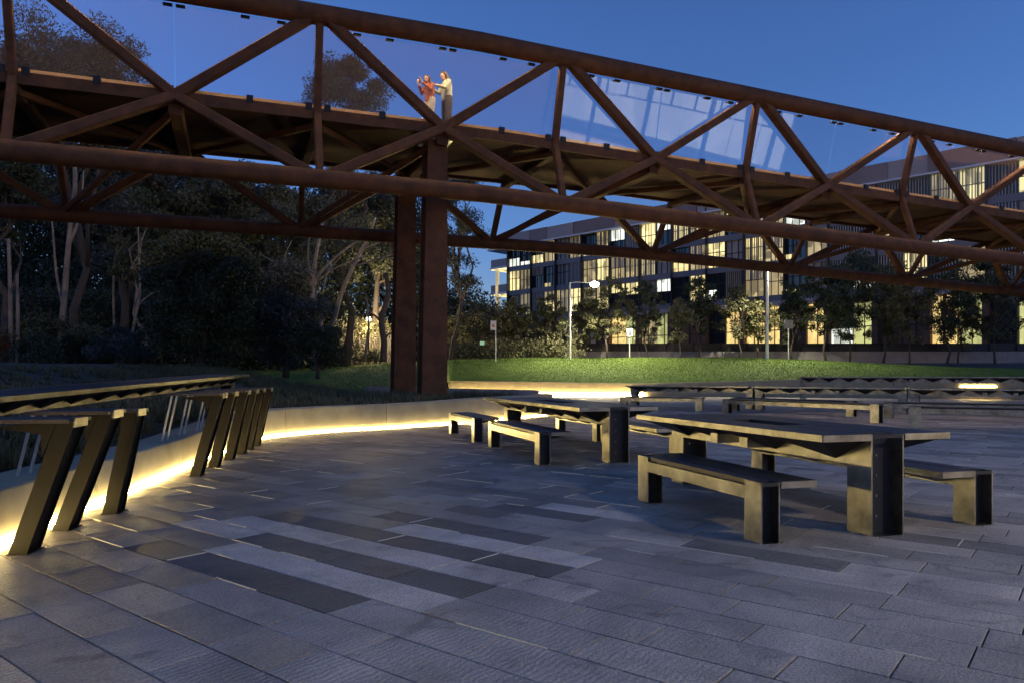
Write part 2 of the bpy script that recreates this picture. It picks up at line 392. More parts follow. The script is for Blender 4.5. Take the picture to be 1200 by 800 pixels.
for r in range(int(vmin/PW),int(vmax/PW)):
    v0=r*PW+V00; off=rr.uniform(0,PL); u0=umin+off
    k=0; 
    while u0<umax:
        L=PL*rr.choice([1,1,1,1.5,.75]) if True else PL
        uc=u0+L/2; vc=v0+PW/2; x,y=U*uc+Vd*vc
        if y<-3 or y>46 or x<-14 or x>38 or y>46: u0+=L; continue
        if y> 0 and abs(x)>1.1*y+4: u0+=L; continue
        if not inpoly(x,y,plaza_poly): u0+=L; continue
        g=.0042 if y<9 else .003
        z=rr.uniform(-.0012,.0012); tl=rr.uniform(-.0012,.0012); tw=rr.uniform(-.0012,.0012)
        cs=[]
        for (uu,vv,zz) in ((u0+g,v0+g,z-tl-tw),(u0+L-g,v0+g,z+tl-tw),(u0+L-g,v0+PW-g,z+tl+tw),(u0+g,v0+PW-g,z-tl+tw)):
            q=U*uu+Vd*vv; cs.append((q[0],q[1],zz))
        if y<16:
            low=[(c[0],c[1],-.012) for c in cs]
            ins=[]
            for (uu,vv,zz) in ((u0+g+.003,v0+g+.003,cs[0][2]+.002),(u0+L-g-.003,v0+g+.003,cs[1][2]+.002),(u0+L-g-.003,v0+PW-g-.003,cs[2][2]+.002),(u0+g+.003,v0+PW-g-.003,cs[3][2]+.002)):
                q=U*uu+Vd*vv; ins.append((q[0],q[1],zz))
            pb.add(low+cs+ins,[(0,1,5,4),(1,2,6,5),(2,3,7,6),(3,0,4,7),(4,5,9,8),(5,6,10,9),(6,7,11,10),(7,4,8,11),(8,9,10,11)]); nf=9
        else:
            pb.add(cs,[(0,1,2,3)]); nf=1
        tone=None
        for (a,c,t) in rmap.get(r,[]):
            if a-.12<uc<c+.12: tone=t*rr.uniform(.95,1.05)
        if tone is None:
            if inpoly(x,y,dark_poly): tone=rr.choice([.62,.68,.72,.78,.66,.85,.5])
            else: tone=rr.choice([.92,1.0,1.0,1.1,.86,1.18,.76]) 
            if not inpoly(x,y,dark_poly) and y>8 and rr.random()<.10: tone=.6
        tones += [tone]*nf
        # pale strips on some edges: real mortar plus light glints put into colour
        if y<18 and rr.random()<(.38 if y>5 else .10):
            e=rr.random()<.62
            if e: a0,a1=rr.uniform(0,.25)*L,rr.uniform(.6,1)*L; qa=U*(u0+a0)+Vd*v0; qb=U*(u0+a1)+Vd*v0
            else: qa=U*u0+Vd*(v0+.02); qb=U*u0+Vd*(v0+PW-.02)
            gw=rr.choice([.006,.008,.012]) if y>5 else rr.choice([.004,.005,.007]); grout_glint.bar((qa[0],qa[1],.002),(qb[0],qb[1],.002),gw,.008)
        u0+=L
paving=pb.build('paving','ground')
me=paving.data; ca=me.color_attributes.new('tone','FLOAT_COLOR','CORNER')
arr=np.ones((len(me.loops),4),dtype=np.float32); i=0
lt=np.empty(len(me.polygons),dtype=np.int32); me.polygons.foreach_get('loop_total',lt)
arr[:,0]=np.repeat(np.array(tones,dtype=np.float32),lt); arr[:,1]=np.repeat(RNG.random(len(tones)).astype(np.float32),lt)
ca.data.foreach_set('color',arr.ravel())
m=bpy.data.materials.new('stone_paving'); m.use_nodes=True; nt=m.node_tree; N=nt.nodes; L=nt.links; bs=N['Principled BSDF']
at=N.new('ShaderNodeAttribute'); at.attribute_name='tone'; sp=N.new('ShaderNodeSeparateColor'); L.new(at.outputs['Color'],sp.inputs[0])
tc=N.new('ShaderNodeTexCoord')
n1=N.new('ShaderNodeTexNoise'); n1.inputs['Scale'].default_value=1.3; n1.inputs['Detail'].default_value=8; n1.inputs['Roughness'].default_value=.6; n1.inputs['Distortion'].default_value=.8
L.new(tc.outputs['Object'],n1.inputs['Vector'])
n2=N.new('ShaderNodeTexNoise'); n2.inputs['Scale'].default_value=90; n2.inputs['Detail'].default_value=4; L.new(tc.outputs['Object'],n2.inputs['Vector'])
mr=N.new('ShaderNodeMapRange'); mr.inputs['From Min'].default_value=.3; mr.inputs['From Max'].default_value=.7; mr.inputs['To Min'].default_value=.62; mr.inputs['To Max'].default_value=1.28; L.new(n1.outputs['Fac'],mr.inputs[0])
mr2=N.new('ShaderNodeMapRange'); mr2.inputs['From Min'].default_value=.25; mr2.inputs['From Max'].default_value=.75; mr2.inputs['To Min'].default_value=.6; mr2.inputs['To Max'].default_value=1.4; L.new(n2.outputs['Fac'],mr2.inputs[0])
m1=N.new('ShaderNodeMath'); m1.operation='MULTIPLY'; L.new(mr.outputs[0],m1.inputs[0]); L.new(mr2.outputs[0],m1.inputs[1])
n3=N.new('ShaderNodeTexNoise'); n3.inputs['Scale'].default_value=2.7; n3.inputs['Detail'].default_value=3; n3.inputs['Distortion'].default_value=1.6; L.new(tc.outputs['Object'],n3.inputs['Vector'])
r3=N.new('ShaderNodeValToRGB'); r3.color_ramp.elements[0].position=.60; r3.color_ramp.elements[0].color=(1,1,1,1); r3.color_ramp.elements[1].position=.70; r3.color_ramp.elements[1].color=(.66,.66,.66,1); L.new(n3.outputs['Fac'],r3.inputs[0])
m0=N.new('ShaderNodeMath'); m0.operation='MULTIPLY'; L.new(m1.outputs[0],m0.inputs[0]); L.new(r3.outputs[0],m0.inputs[1])
m2=N.new('ShaderNodeMath'); m2.operation='MULTIPLY'; L.new(m0.outputs[0],m2.inputs[0]); L.new(sp.outputs[0],m2.inputs[1])
vm=N.new('ShaderNodeVectorMath'); vm.operation='SCALE'; vm.inputs[0].default_value=(.46,.375,.30); L.new(m2.outputs[0],vm.inputs['Scale']); L.new(vm.outputs[0],bs.inputs['Base Color'])
# split-face ripples: wave texture whose phase jumps from paver to paver
mp=N.new('ShaderNodeMapping'); mp.inputs['Rotation'].default_value=(0,0,-math.atan2(U[1],U[0])); L.new(tc.outputs['Object'],mp.inputs[0])
wv=N.new('ShaderNodeTexWave'); wv.bands_direction='X'; wv.inputs['Scale'].default_value=9; wv.inputs['Distortion'].default_value=6; wv.inputs['Detail'].default_value=3; wv.inputs['Detail Scale'].default_value=1.2
ph=N.new('ShaderNodeMath'); ph.operation='MULTIPLY'; ph.inputs[1].default_value=40; L.new(sp.outputs[1],ph.inputs[0]); L.new(ph.outputs[0],wv.inputs['Phase Offset']); L.new(mp.outputs[0],wv.inputs['Vector'])
ad=N.new('ShaderNodeMath'); ad.operation='MULTIPLY_ADD'; ad.inputs[1].default_value=.28; L.new(wv.outputs['Fac'],ad.inputs[0]); L.new(n2.outputs['Fac'],ad.inputs[2])
sx=N.new('ShaderNodeSeparateXYZ'); L.new(tc.outputs['Object'],sx.inputs[0])
mrx=N.new('ShaderNodeMapRange'); mrx.inputs['From Min'].default_value=-1.5; mrx.inputs['From Max'].default_value=1.2; mrx.inputs['To Min'].default_value=.95; mrx.inputs['To Max'].default_value=.12; L.new(sx.outputs[0],mrx.inputs[0]); L.new(mrx.outputs[0],ad.inputs[1])
bp=N.new('ShaderNodeBump'); bp.inputs['Strength'].default_value=.8; bp.inputs['Distance'].default_value=.009; L.new(ad.outputs[0],bp.inputs['Height']); L.new(bp.outputs[0],bs.inputs['Normal'])
mr3=N.new('ShaderNodeMapRange'); mr3.inputs['To Min'].default_value=.42; mr3.inputs['To Max'].default_value=.75; L.new(n1.outputs['Fac'],mr3.inputs[0]); L.new(mr3.outputs[0],bs.inputs['Roughness'])
paving.data.materials.clear(); paving.data.materials.append(m); struct(paving)
M['bed']=mat('joint_sand',(.10,.09,.08),.95,var=(.05,.045,.04),scale=3)
b=MB(); b.add([(p[0],p[1],-.009) for p in plaza_poly],[tuple(range(len(plaza_poly)))]); struct(b.build('paving_bed','bed'))
M['grout_glint']=mat('pale_grout_glint',(.66,.60,.48),.8)
struct(grout_glint.build('paving_grout_glint','grout_glint'))

# ------------------------------------------------------------------ bridge
UX=np.array([2300/860.,1.]); UX/=np.linalg.norm(UX); NX=np.array([-UX[1],UX[0]]); O0=np.array([-1.953,21.])
PAN=7.2
def bp_(s,w_,z):
    q=O0+UX*s+NX*w_; drop=max(0,s-1-w_*1.25)*.030
    if s<-8: drop+= 0
    return Vector((q[0],q[1],z-drop))
def sk(k): return (k-.5)*PAN+.15
ZT,ZB,ZBF,ZD=10.92,6.50,6.33,8.60
KS=list(range(-2,6))
bridge=empty('footbridge',(0,0,0),0,'rust-coloured steel truss footbridge with glass sides crossing above the plaza','bridge')
def chord(name,w_,z,r):
    b=MB(); b.tube([bp_(s,w_,z) for s in np.linspace(sk(-2)-2,sk(5)+6,40)],r,16); return b.build(name,'corten',bridge,smooth='sharp')
chord('top_chord',0,ZT,.27); chord('bottom_chord',0,ZB,.255); chord('bottom_chord',6.65,ZBF,.235)
def member(name,a,c,w_=.26,h=.30,m='corten'):
    b=MB(); b.bar(a,c,w_,h,up=(NX[0],NX[1],0),bev=.03); return b.build(name,m,bridge)
WD=.68; WF=5.18
def ZDk(off=0): return ZD+off
for k in KS:
    s=sk(k); V=bp_(s,WD-.05,ZD-.12)
    member('post',bp_(s,0,ZT-.1),V,.2,.22); member('post',V,bp_(s,0,ZB+.1),.2,.2)
    Vf=bp_(s,WF+.05,ZD-.2); member('post',Vf,bp_(s,6.65,ZBF+.1),.2,.2)
    for sg in (-1,1):
        Mn=bp_(s+sg*PAN/2,WD-.05,ZD-.12)
        member('diagonal',bp_(s+sg*.25,0,ZT-.12),Mn,.26,.30); member('diagonal',Mn,bp_(s+sg*.2,0,ZB+.1),.26,.30)
        Mf=bp_(s+sg*PAN/2,WF+.05,ZD-.2); member('diagonal',Mf,bp_(s+sg*.15,6.65,ZBF+.1),.24,.28)
        member('brace',bp_(s,WD+.1,ZD-.42),bp_(s+sg*PAN/2,WF-.1,ZD-.42),.16,.16)
    member('brace',bp_(s,6.5,ZBF+.12),bp_(s+PAN/2,WD+.15,ZD-.42),.18,.18)
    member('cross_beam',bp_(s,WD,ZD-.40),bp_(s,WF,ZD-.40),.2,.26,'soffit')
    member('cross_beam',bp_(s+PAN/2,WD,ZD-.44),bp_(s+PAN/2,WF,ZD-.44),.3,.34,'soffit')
# deck: shallow folded soffit between edges
b=MB(); SS=np.linspace(sk(-2)-2,sk(5)+6,60); ring=[]
prof=[(WD+.02,ZD-.02),(WF-.02,ZD-.02),(WF-.02,ZD-.20),((WD+WF)/2,ZD-.30),(WD+.02,ZD-.20)]
vs=[];fs=[]
for s in SS:
    for (w_,z) in prof: vs.append(bp_(s,w_,z))
n5=len(prof)
for i in range(len(SS)-1):
    for j in range(n5): fs.append((i*n5+j,(i+1)*n5+j,(i+1)*n5+(j+1)%n5,i*n5+(j+1)%n5))
fs+= [tuple(range(n5)), tuple((len(SS)-1)*n5+j for j in reversed(range(n5)))]
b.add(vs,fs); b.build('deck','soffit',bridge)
for w_ in (WD,WF):
    b=MB()
    for i in range(len(SS)-1): pass
    vs=[];fs=[]
    for s in SS:
        for (dw,z) in ((-.09,ZD-.30),(.0,ZD-.30),(.0,ZD+.0),(-.09,ZD+.0)): vs.append(bp_(s,w_+dw if w_==WD else w_+.09+dw,z))
    for i in range(len(SS)-1):
        for j in range(4): fs.append((i*4+j,(i+1)*4+j,(i+1)*4+(j+1)%4,i*4+(j+1)%4))
    b.add(vs,fs); b.build('edge_beam','corten',bridge)
M['kerb_timber']=mat('kerb_timber',(.68,.40,.16),.7,var=(.55,.3,.12),scale=2)
b=MB(); vs=[];fs=[]
for s in SS:
    for (dw,z) in ((.035,ZD-.01),(.10,ZD-.01),(.10,ZD+.125),(.035,ZD+.125)): vs.append(bp_(s,WD+dw,z))
for i in range(len(SS)-1):
    for j in range(4): fs.append((i*4+j,(i+1)*4+j,(i+1)*4+(j+1)%4,i*4+(j+1)%4))
b.add(vs,fs); b.build('kerb','kerb_timber',bridge)
# glass balustrade panes between mid nodes, with clamps
for k in KS:
    s0=sk(k)-PAN/2+.02; s1=sk(k)+PAN/2-.02
    b=MB(); vs=[]
    for t in (0,.012):
        for (s,w_,z) in ((s0,WD-.0,ZD-.02),(s1,WD-.0,ZD-.02),(s1,.20,ZT-.24),(s0,.20,ZT-.24)): vs.append(bp_(s,w_+t,z))
    b.add(vs,[(0,1,2,3),(7,6,5,4),(0,4,5,1),(1,5,6,2),(2,6,7,3),(3,7,4,0)]); b.build('glass_pane','glass',bridge)
    for e in (.10,.12+PAN*.235,PAN*.5-.25,PAN*.5+.25,PAN*.765-.12,PAN-.14):
        b=MB(); s=s0+e
        a=bp_(s-.09,WD-.10,ZD+.02); 
        b.bar(bp_(s-.085,WD-.06,ZD+.03),bp_(s+.085,WD-.06,ZD+.03),.09,.20,up=(0,0,1))
        b.build('lower_clamp','steel_dark',bridge)
    for e in (.14,PAN*.235,PAN*.5-1.0,PAN*.5+1.0,PAN*.765,PAN-.16):
        s=s0+e; b=MB(); b.bar(bp_(s-.11,.17,ZT-.30),bp_(s+.11,.17,ZT-.30),.10,.05)
        b.build('upper_clamp','steel_dark',bridge)
M['rail_led']=mat('rail_led',(.9,.8,.6),.5,emit=(1,.68,.34),estr=52)
b=MB(); b.tube([bp_(s,.33,ZT-.02) for s in SS],.03,6); b.build('handrail_light','rail_led',bridge)
# far balustrade
b=MB(); b.tube([bp_(s,WF+.02,ZD+.72) for s in SS],.035,8); b.build('far_handrail','corten',bridge,smooth='sharp')
b=MB(); vs=[]
for s in SS: vs+= [bp_(s,WF,ZD),bp_(s,WF,ZD+.7)]
b.add(vs,[(2*i,2*i+2,2*i+3,2*i+1) for i in range(len(SS)-1)]); b.build('far_glass','glass',bridge)
# columns
def column(w_,label,flare):
    root=empty('bridge_column',(0,0,0),0,label,'column','rust steel columns under the footbridge')
    b=MB()
    def ring(z,ext,s0=.05):
        out=[]
        for (a,c) in ((-.31-ext,-.40),(.31,-.40),(.31,.40),(-.31-ext,.40)): out.append(bp_(s0+a,w_+c,0).xy.to_3d()+Vector((0,0,z)))
        return out
    # H section: front flange, back flange, web
    for (c0,c1) in ((-.36,-.27),(.27,.36)):
        vs=[]
        for z,ext in ((0,.20),(2.5,.15),(8.28,.0)):
            for (a,c) in ((-.29-ext,c0),(.29,c0),(.29,c1),(-.29-ext,c1)): 
                q=bp_(.05+a,w_+c,0); vs.append((q.x,q.y,z))
        b.add(vs,[(i*4+j,i*4+(j+1)%4,(i+1)*4+(j+1)%4,(i+1)*4+j) for i in range(2) for j in range(4)]+[(3,2,1,0),(8,9,10,11)])
    b.build('flange','corten',root)
    b=MB(); vs=[]
    for z,ext in ((0,.20),(2.5,.15),(8.28,.0)):
        for (a,c) in ((-.17-ext,-.27),(.17,-.27),(.17,.27),(-.17-ext,.27)):
            q=bp_(.05+a,w_+c,0); vs.append((q.x,q.y,z))
    b.add(vs,[(i*4+j,i*4+(j+1)%4,(i+1)*4+(j+1)%4,(i+1)*4+j) for i in range(2) for j in range(4)])
    b.build('web','corten',root)
    b=MB(); b.bar(bp_(.05-.42,w_,8.22),bp_(.05+.45,w_,8.22),.85,.07); b.build('bearing_plate','pale_metal',root)
    return root
column(1.2,'nearer and wider of the two rust steel columns holding up the footbridge',0)
column(5.35,'farther and narrower of the two rust steel columns, left of the nearer one',0)

# ------------------------------------------------------------------ tables and benches
def frame_matrix(): pass
def make_table(name,label,cat,near,adir,L,H,BW,over_l,over_r,group,slot=True,legw=.25,beamh=.20,nbr=None,mid=True,tilt=0.):
    """near = ground point at the centre of the near end, adir = unit vector towards the far end; local +y = adir, +x = right"""
    rz=math.atan2(-adir[0],adir[1])
    root=empty(name,(near[0],near[1],0),rz,label,cat,group)
    T=.012; hw=BW/2
    # legs: rolled sections, flanges as side plates, web set back inside
    for (y0,y1) in ((0,legw),(L-legw,L)):
        b=MB()
        for x in (-hw,hw-T): b.box(x,x+T,y0,y1,0.004,H-.002)
        ym=(y0+y1)/2; lw_=b; b=MB()
        b.box(-hw+T,hw-T,ym-.006,ym+.006,.004,H-.004)
        lw_.box(-hw-.012,hw+.012,y0-.01,y1+.01,0.0,.0035)
        b.box(-hw+T,hw-T,y0 if y0==0 else y1-.01,y0+.01 if y0==0 else y1,H-.03,H-.004)
        for q in range(4 if over_l and over_r else 0):
            z=.13+q*(H-.3)/3; ye=y0+.0 ; lw_.box(-.006,.006,ym-.014,ym-.0065,z-.008,z+.008)
        wb=b; b=lw_; lg=b.build('leg','steel',root); wb.build('web','web_steel',lg)
    b=MB(); z0=H-.04-beamh; 
    for x in (-hw,hw-T): b.box(x,x+T,legw+.001,L-legw-.001,z0,H-.042)
    b.box(-hw+T,hw-T,legw,L-legw,z0+beamh*.45,z0+beamh*.45+.012)
    b.build('beam','steel',root)
    # top boards
    b=MB(); zt=H; th=.035
    def boards(x0,x1,y0,y1,n):
        for i in range(n):
            a=x0+(x1-x0)*i/n+.003; c=x0+(x1-x0)*(i+1)/n-.003
            b.box(a,c,y0,y1,zt-th,zt)
    if over_l: boards(-hw-over_l+.008,-hw-.003,.0,L,max(2,round(over_l/.14)))
    if over_r: boards(hw+.003,hw+over_r-.008,.0,L,max(2,round(over_r/.14)))
    if slot:
        boards(-hw+T+.002,hw-T-.002,legw*.5+.02,L*.36,2); boards(-hw+T+.002,hw-T-.002,L*.64,L-legw*.5-.02,2)
    else: boards(-hw+T+.002,hw-T-.002,legw*.5+.02,L-legw*.5-.02,max(1,round(BW/.14)))
    b.build('tabletop' if 'table' in name else 'seat','timber',root)
    b=MB(); e=.008
    for sg,ov in ((-1,over_l),(1,over_r)):
        if not ov: continue
        x=sg*(hw+ov); xa,xb=(x,x+e) if sg<0 else (x-e,x)
        b.box(xa,xb,-.002,L+.002,zt-th-.012,zt+.003)
        xi=sg*(hw+.004); lo,hi=min(xi,x-sg*e),max(xi,x-sg*e)
        for y in (-.010,L+.002): b.box(lo,hi,y,y+e,zt-th-.012,zt+.002)
        b.box(lo,hi,0,L,zt-th-.010,zt-th-.003)
    b.build('edge_strip','steel',root)
    nb=nbr or max(3,round(L/.75)); step=L/nb
    for sg,ov in ((-1,over_l),(1,over_r)):
        if not ov: continue
        b=MB()
        for i in range(nb):
            y=step*(i+.5); xb=sg*(hw+.001); xo=sg*(hw+ov-.03); zz=zt-th-.0105; dz=beamh*.85; hwid=step*.46
            b.add([(xb,y-hwid,zz),(xb,y+hwid,zz),(xo,y+hwid,zz),(xo,y-hwid,zz),(xb,y,zz-dz)],[(0,1,2,3),(4,1,0),(4,2,1),(4,3,2),(4,0,3)])
        b.build('bracket','steel_dark',root)
    if mid:
        for sg,ov in ((-1,over_l),(1,over_r)):
            if not ov: continue
            for yy in (L*.42,L*.58):
                b=MB(); x0=sg*(hw+.001); x1=sg*(hw+ov*.55); b.box(min(x0,x1),max(x0,x1),yy-.06,yy+.06,zt-th-.012-beamh*.8,zt-th-.011); b.build('block','steel',root)
    return root
def nrm(v): v=np.array(v,float); return v/np.linalg.norm(v)
gT='dark timber and steel picnic tables on the plaza'; gB='steel framed benches beside the tables'
a1=nrm((-.295,1)); b1=np.array([a1[1],-a1[0]])
B0=np.array([2.673,5.46])
t1=make_table('picnic_table','nearest and largest picnic table, its dark slatted top open in a slot','table',B0+b1*.15,a1,3.02,.765,.30,.44,.44,gT)
make_table('bench','nearest bench, left of the nearest table, its steel side facing the camera','bench',np.array([1.77,5.22])+b1*.08,a1,1.95,.44,.16,0,.31,gB,slot=False,legw=.2,beamh=.10,mid=False)
make_table('bench','bench on the right side of the nearest table, ending in a dark leg','bench',np.array([3.89,5.93])-b1*.10,a1,3.0,.44,.19,.34,0,gB,slot=False,legw=.2,beamh=.10,mid=False)
a2=nrm((-.295,1)); b2=np.array([a2[1],-a2[0]])
c2=np.array([1.335,10.07])+b2*.15
make_table('picnic_table','second picnic table, left of the nearest one, before the glowing wall','table',c2,a2,5.3,.765,.30,.44,.44,gT)
make_table('bench','bench with the brightest white glowing side, left of the second table','bench',np.array([.366,9.83])+b2*.08,a2,2.72,.44,.16,0,.31,gB,slot=False,legw=.2,beamh=.10,mid=False)
make_table('bench','leftmost bench, end to end behind the brightest one beside the second table','bench',np.array([-.68,13.2])+b2*.08,a2,2.25,.44,.16,0,.31,gB,slot=False,legw=.2,beamh=.10,mid=False)
make_table('bench','bench between the two nearest tables, on the right side of the second table','bench',c2+b2*1.06+a2*.2,a2,2.72,.44,.16,.31,0,gB,slot=False,legw=.2,beamh=.10,mid=False)
make_table('bench','farther bench on the right side of the second table, mostly hidden by its top','bench',c2+b2*1.06+a2*3.1,a2,2.2,.44,.16,.31,0,gB,slot=False,legw=.2,beamh=.10,mid=False)
# long far row
def chain(pts,lens,**k): pass
R1a=np.array([4.75,29.3]); R1b=np.array([16.8,20.8]); dr=nrm(R1b-R1a); 
def rowobj(name,label,cat,p0,p1,H,BW,ol,or_,group,**kw):
    # built from the right (near) end towards the left (far) end
    a=nrm(np.array(p0)-np.array(p1)); L=float(np.linalg.norm(np.array(p0)-np.array(p1)))
    return make_table(name,label,cat,np.array(p1),a,L,H,BW,ol,or_,group,**kw)
seg=(R1b-R1a)/3
for i,lb in enumerate(['left table of the long far row, before the glowing lawn wall','middle table of the long far row of three','right table of the long far row, cut off by the picture edge']):
    rowobj('picnic_table',lb,'table',R1a+seg*i+dr*.05,R1a+seg*(i+1)-dr*.05,.83-.01*i,.30,.44,.44,gT,mid=True)
for i,(p0,p1,h,lb) in enumerate([((3.9,26.3),(6.5,25.0),.46,'far bench before the left table of the long row'),
        ((6.75,23.3),(9.35,18.6),.48,'far bench in the middle of the long row, with two pale legs'),
        ((9.15,16.9),(12.6,14.9),.50,'far bench at the right edge, nearest of the long row'),
        ((7.6,25.3),(10.1,21.6),.46,'far bench behind the middle bench of the long row'),
        ((10.6,20.9),(14.4,18.4),.46,'far bench behind the one at the right edge')]):
    rowobj('bench',lb,'bench',p0,p1,h,.18,0,.32,gB,slot=False,legw=.24,beamh=.11,mid=False)
rowobj('high_table','farthest high table, its thin dark top level with the eye before the lawn','table',(12.0,30.6),(21.0,27.0),1.165,.30,.3,.3,gT,mid=True)
# high table on the left
pA=np.array([-3.55,3.2]); pB=np.array([-5.36,15.0])
P0=np.array(XD(0,6.4)); P1=np.array(XD(293,15.2)); ah=nrm(P1-P0); Pn=P0-ah*3.0
bh=np.array([ah[1],-ah[0]]); Lh=float(np.linalg.norm(P1-Pn))
ht=make_table('high_table','long dark bar-height table on the left above the seat wall','table',Pn-bh*.42,ah,Lh,1.01,.24,.30,.30,None,slot=False,legw=.25,beamh=.16,nbr=18,mid=False)
zs0=EYE-(465-HZ)/FPX*6.4; zs1=EYE-(438.3-HZ)/FPX*15.2
ht.rotation_euler=(math.atan2(zs1-zs0,float(np.linalg.norm(P1-P0))),0,ht.rotation_euler[2])
ht.location.z=(zs0-1.01)-(zs1-zs0)/np.linalg.norm(P1-P0)*3.0+.0
# slanted stools
gS='slanted high stools along the left high table'
feet=[((20,650),(88,495)),((70,622),(133,485)),((128,602),(163,483)),((228,558),(262,463)),((249,547.5),(276,461)),((267,539),(291,459)),((281,532),(301,458)),((290,527),(309,457)),((299,522.5),(318,456))]
slabels=['nearest slanted stool, its foot at the lower left corner','second slanted stool from the left','third slanted stool, last of the near three','fourth slanted stool, first of the six beyond the gap','fifth slanted stool, second of the six beyond the gap','sixth slanted stool, third of the six beyond the gap','seventh slanted stool, fourth of the six beyond the gap','eighth slanted stool, next to the farthest','farthest slanted stool at the right end of the row']
sd=nrm((-.15,1))
def make_stool(foot,top,lb):
    fx,fy=G(*foot); z=EYE-(top[1]-HZ)/FPX*(fy+.05); tx=(top[0]-600)/FPX*(fy+.05)
    root=empty('high_stool',(fx,fy,0),math.atan2(-sd[0],sd[1]),lb,'stool',gS)
    lean=tx-fx; H=z; DY=.20
    b=MB(); w0=.115
    def slab(x0b,x0t,wb,wt,y0,y1,z0,z1):
        b.add([(x0b,y0,z0),(x0b+wb,y0,z0),(x0b+wb,y1,z0),(x0b,y1,z0),(x0t,y0,z1),(x0t+wt,y0,z1),(x0t+wt,y1,z1),(x0t,y1,z1)],[(0,3,2,1),(4,5,6,7),(0,1,5,4),(1,2,6,5),(2,3,7,6),(3,0,4,7)])
    # channel leg: two side plates and an outer web plate
    slab(-w0/2,lean-w0,w0,w0,0,.010,0.004,H); slab(-w0/2,lean-w0,w0,w0,DY-.010,DY,0.004,H)
    slab(w0/2-.03,lean-.03,.008,.008,.010,DY-.010,0.004,H-.01)
    b.box(-w0/2-.01,w0/2+.02,-.01,DY+.01,0,.008)
    # gusset under the seat
    for y in (0.0,DY-.010):
        b.add([(lean-w0-.002,y,H),(lean-w0-.34,y,H-.02),(lean-w0-.34,y,H-.035),(lean-w0-.10,y,H-.075),(lean-w0-.06-.03,y,H-.22)]+[(lean-w0-.002,y+.01,H),(lean-w0-.34,y+.01,H-.02),(lean-w0-.34,y+.01,H-.035),(lean-w0-.10,y+.01,H-.075),(lean-w0-.06-.03,y+.01,H-.22)],
              [(0,1,2,3,4),(9,8,7,6,5),(0,5,6,1),(1,6,7,2),(2,7,8,3),(3,8,9,4),(4,9,5,0)])
    b.build('leg','rust_steel',root)
    b=MB(); b.box(lean-.60,lean-.01,-.08,DY+.10,H+.002,H+.028); b.build('seat','timber',root)
    b=MB(); b.box(lean-.012,lean+.004,-.0,DY,H-.03,H+.032); b.build('seat_edge','steel',root)
    b=MB(); zb=.43
    for y in (.0,DY): b.bar((lean-.58,y,H),(lean-.70,y+.02,zb),.010,.022)
    b.build('rear_leg','pale_metal',root)
    return root
for (f,t),lb in zip(feet,slabels): make_stool(f,t,lb)

# ------------------------------------------------------------------ building
fd=np.array([.712,-.702]); fn=np.array([-.702,-.712]); F0=np.array([.24,104.])
bld=empty('office_building',(F0[0],F0[1],0),math.atan2(fd[1],fd[0]),'long multi storey office block with lit windows and dark vertical louvres beyond the lawn','building')
# local: +x along facade to the right (near), -y out of the facade
BAY=2.25; NB=29; XL=-1.0
XR=XL+BAY*NB
b=MB(); b.box(XL,XR,.35,16,1.0,21.0); b.build('wall','spandrel',bld)
b=MB(); rb=random.Random(3)
x=XL; alt=0; 
b2_=MB()
while x<XR:
    n=rb.choice([2,2,1.5,3]); xe=min(XR,x+BAY*n); dy=rb.choice([0,-.12,-.25]); b=MB(); b.box(x,xe-.04,-.3+dy,.34,19.55,21.2+rb.uniform(-.05,.05)); b.build('parapet','parapet' if alt%2 else 'parapet2',bld); alt+=1; x=xe
b=MB(); b.box(XL-.2,XR,-.62,.3,19.36,19.52); b.build('coping','white_trim',bld)
for z0 in (9.0,12.6,16.0): 
    b=MB(); b.box(XL,XR,-.12,.34,z0-.05,z0+.62); b.build('floor_band','spandrel',bld)
b=MB(); b.box(XL,XR,-.5,.33,8.5,8.95); b.build('canopy','parapet2',bld)
rb=random.Random(21)
kinds=['louvre','screen','lit_half','dimlouvre','dark','lit_half','lit_half','lit_half','lit','dimlouvre','dim','litlouvre','litlouvre']
for fl,(z0,z1) in enumerate(((9.62,12.55),(13.22,15.95),(16.62,19.35))):
    for i in range(NB):
        x0=XL+i*BAY+.06; x1=x0+BAY-.12; k=rb.choice(kinds)
        if i>18 and rb.random()<.35: k='louvre'
        b=MB(); b.box(x0,x1,.22,.30,z0,z1)
        m0={'louvre':'glass_dark','screen':'screen','dark':'glass_dark','lit':'lit_warm','lit_half':'glass_dark','dimlouvre':'lit_dim','dim':'lit_dim','litlouvre':'lit_warm'}[k]
        wi=b.build('window',m0,bld)
        b=MB(); zz=z0+(z1-z0)*rb.choice([.5,.62])
        b.box(x0,x1,.12,.215,zz-.04,zz+.04); 
        if rb.random()<.5: b.box((x0+x1)/2-.03,(x0+x1)/2+.03,.12,.215,z0,z1)
        b.build('frame','frame_dark',wi)
        if k=='lit_half':
            b=MB(); (b.box(x0+.05,x1-.05,.10,.21,zz+.05,z1-.05) if rb.random()<.4 else b.box(x0+.05,x0+rb.choice([1.,1.9]),.10,.21,z0+.05,z0+rb.choice([.5,.8,1.1]))); b.build('pane',rb.choice(['lit_warm','lit_white']),wi)
        if 'louvre' in k:
            b=MB(); n=9; lo=z0 if rb.random()<.6 else zz; hi=z1
            for q in range(n):
                xx=x0+.1+(x1-x0-.2)*q/(n-1); b.box(xx-.035,xx+.035,-.05,.10,lo,hi)
            b.build('louvre',rb.choice(['louvre','louvre','louvre_warm']),wi)
b=MB(); 
for i in range(NB+1):
    xx=XL+i*BAY; t=.07 if i%2 else .11; b.box(xx-t/2-.02,xx+t/2+.02,-.35 if i%2==0 else -.1,.34,9.0,19.3 if i%2 else 20.4)
for i in range(NB):
    for q in (.33,.67): xx=XL+(i+q)*BAY; b.box(xx-.025,xx+.025,-.02,.115,9.0,19.3)
b.build('mullion','frame_dark',bld)
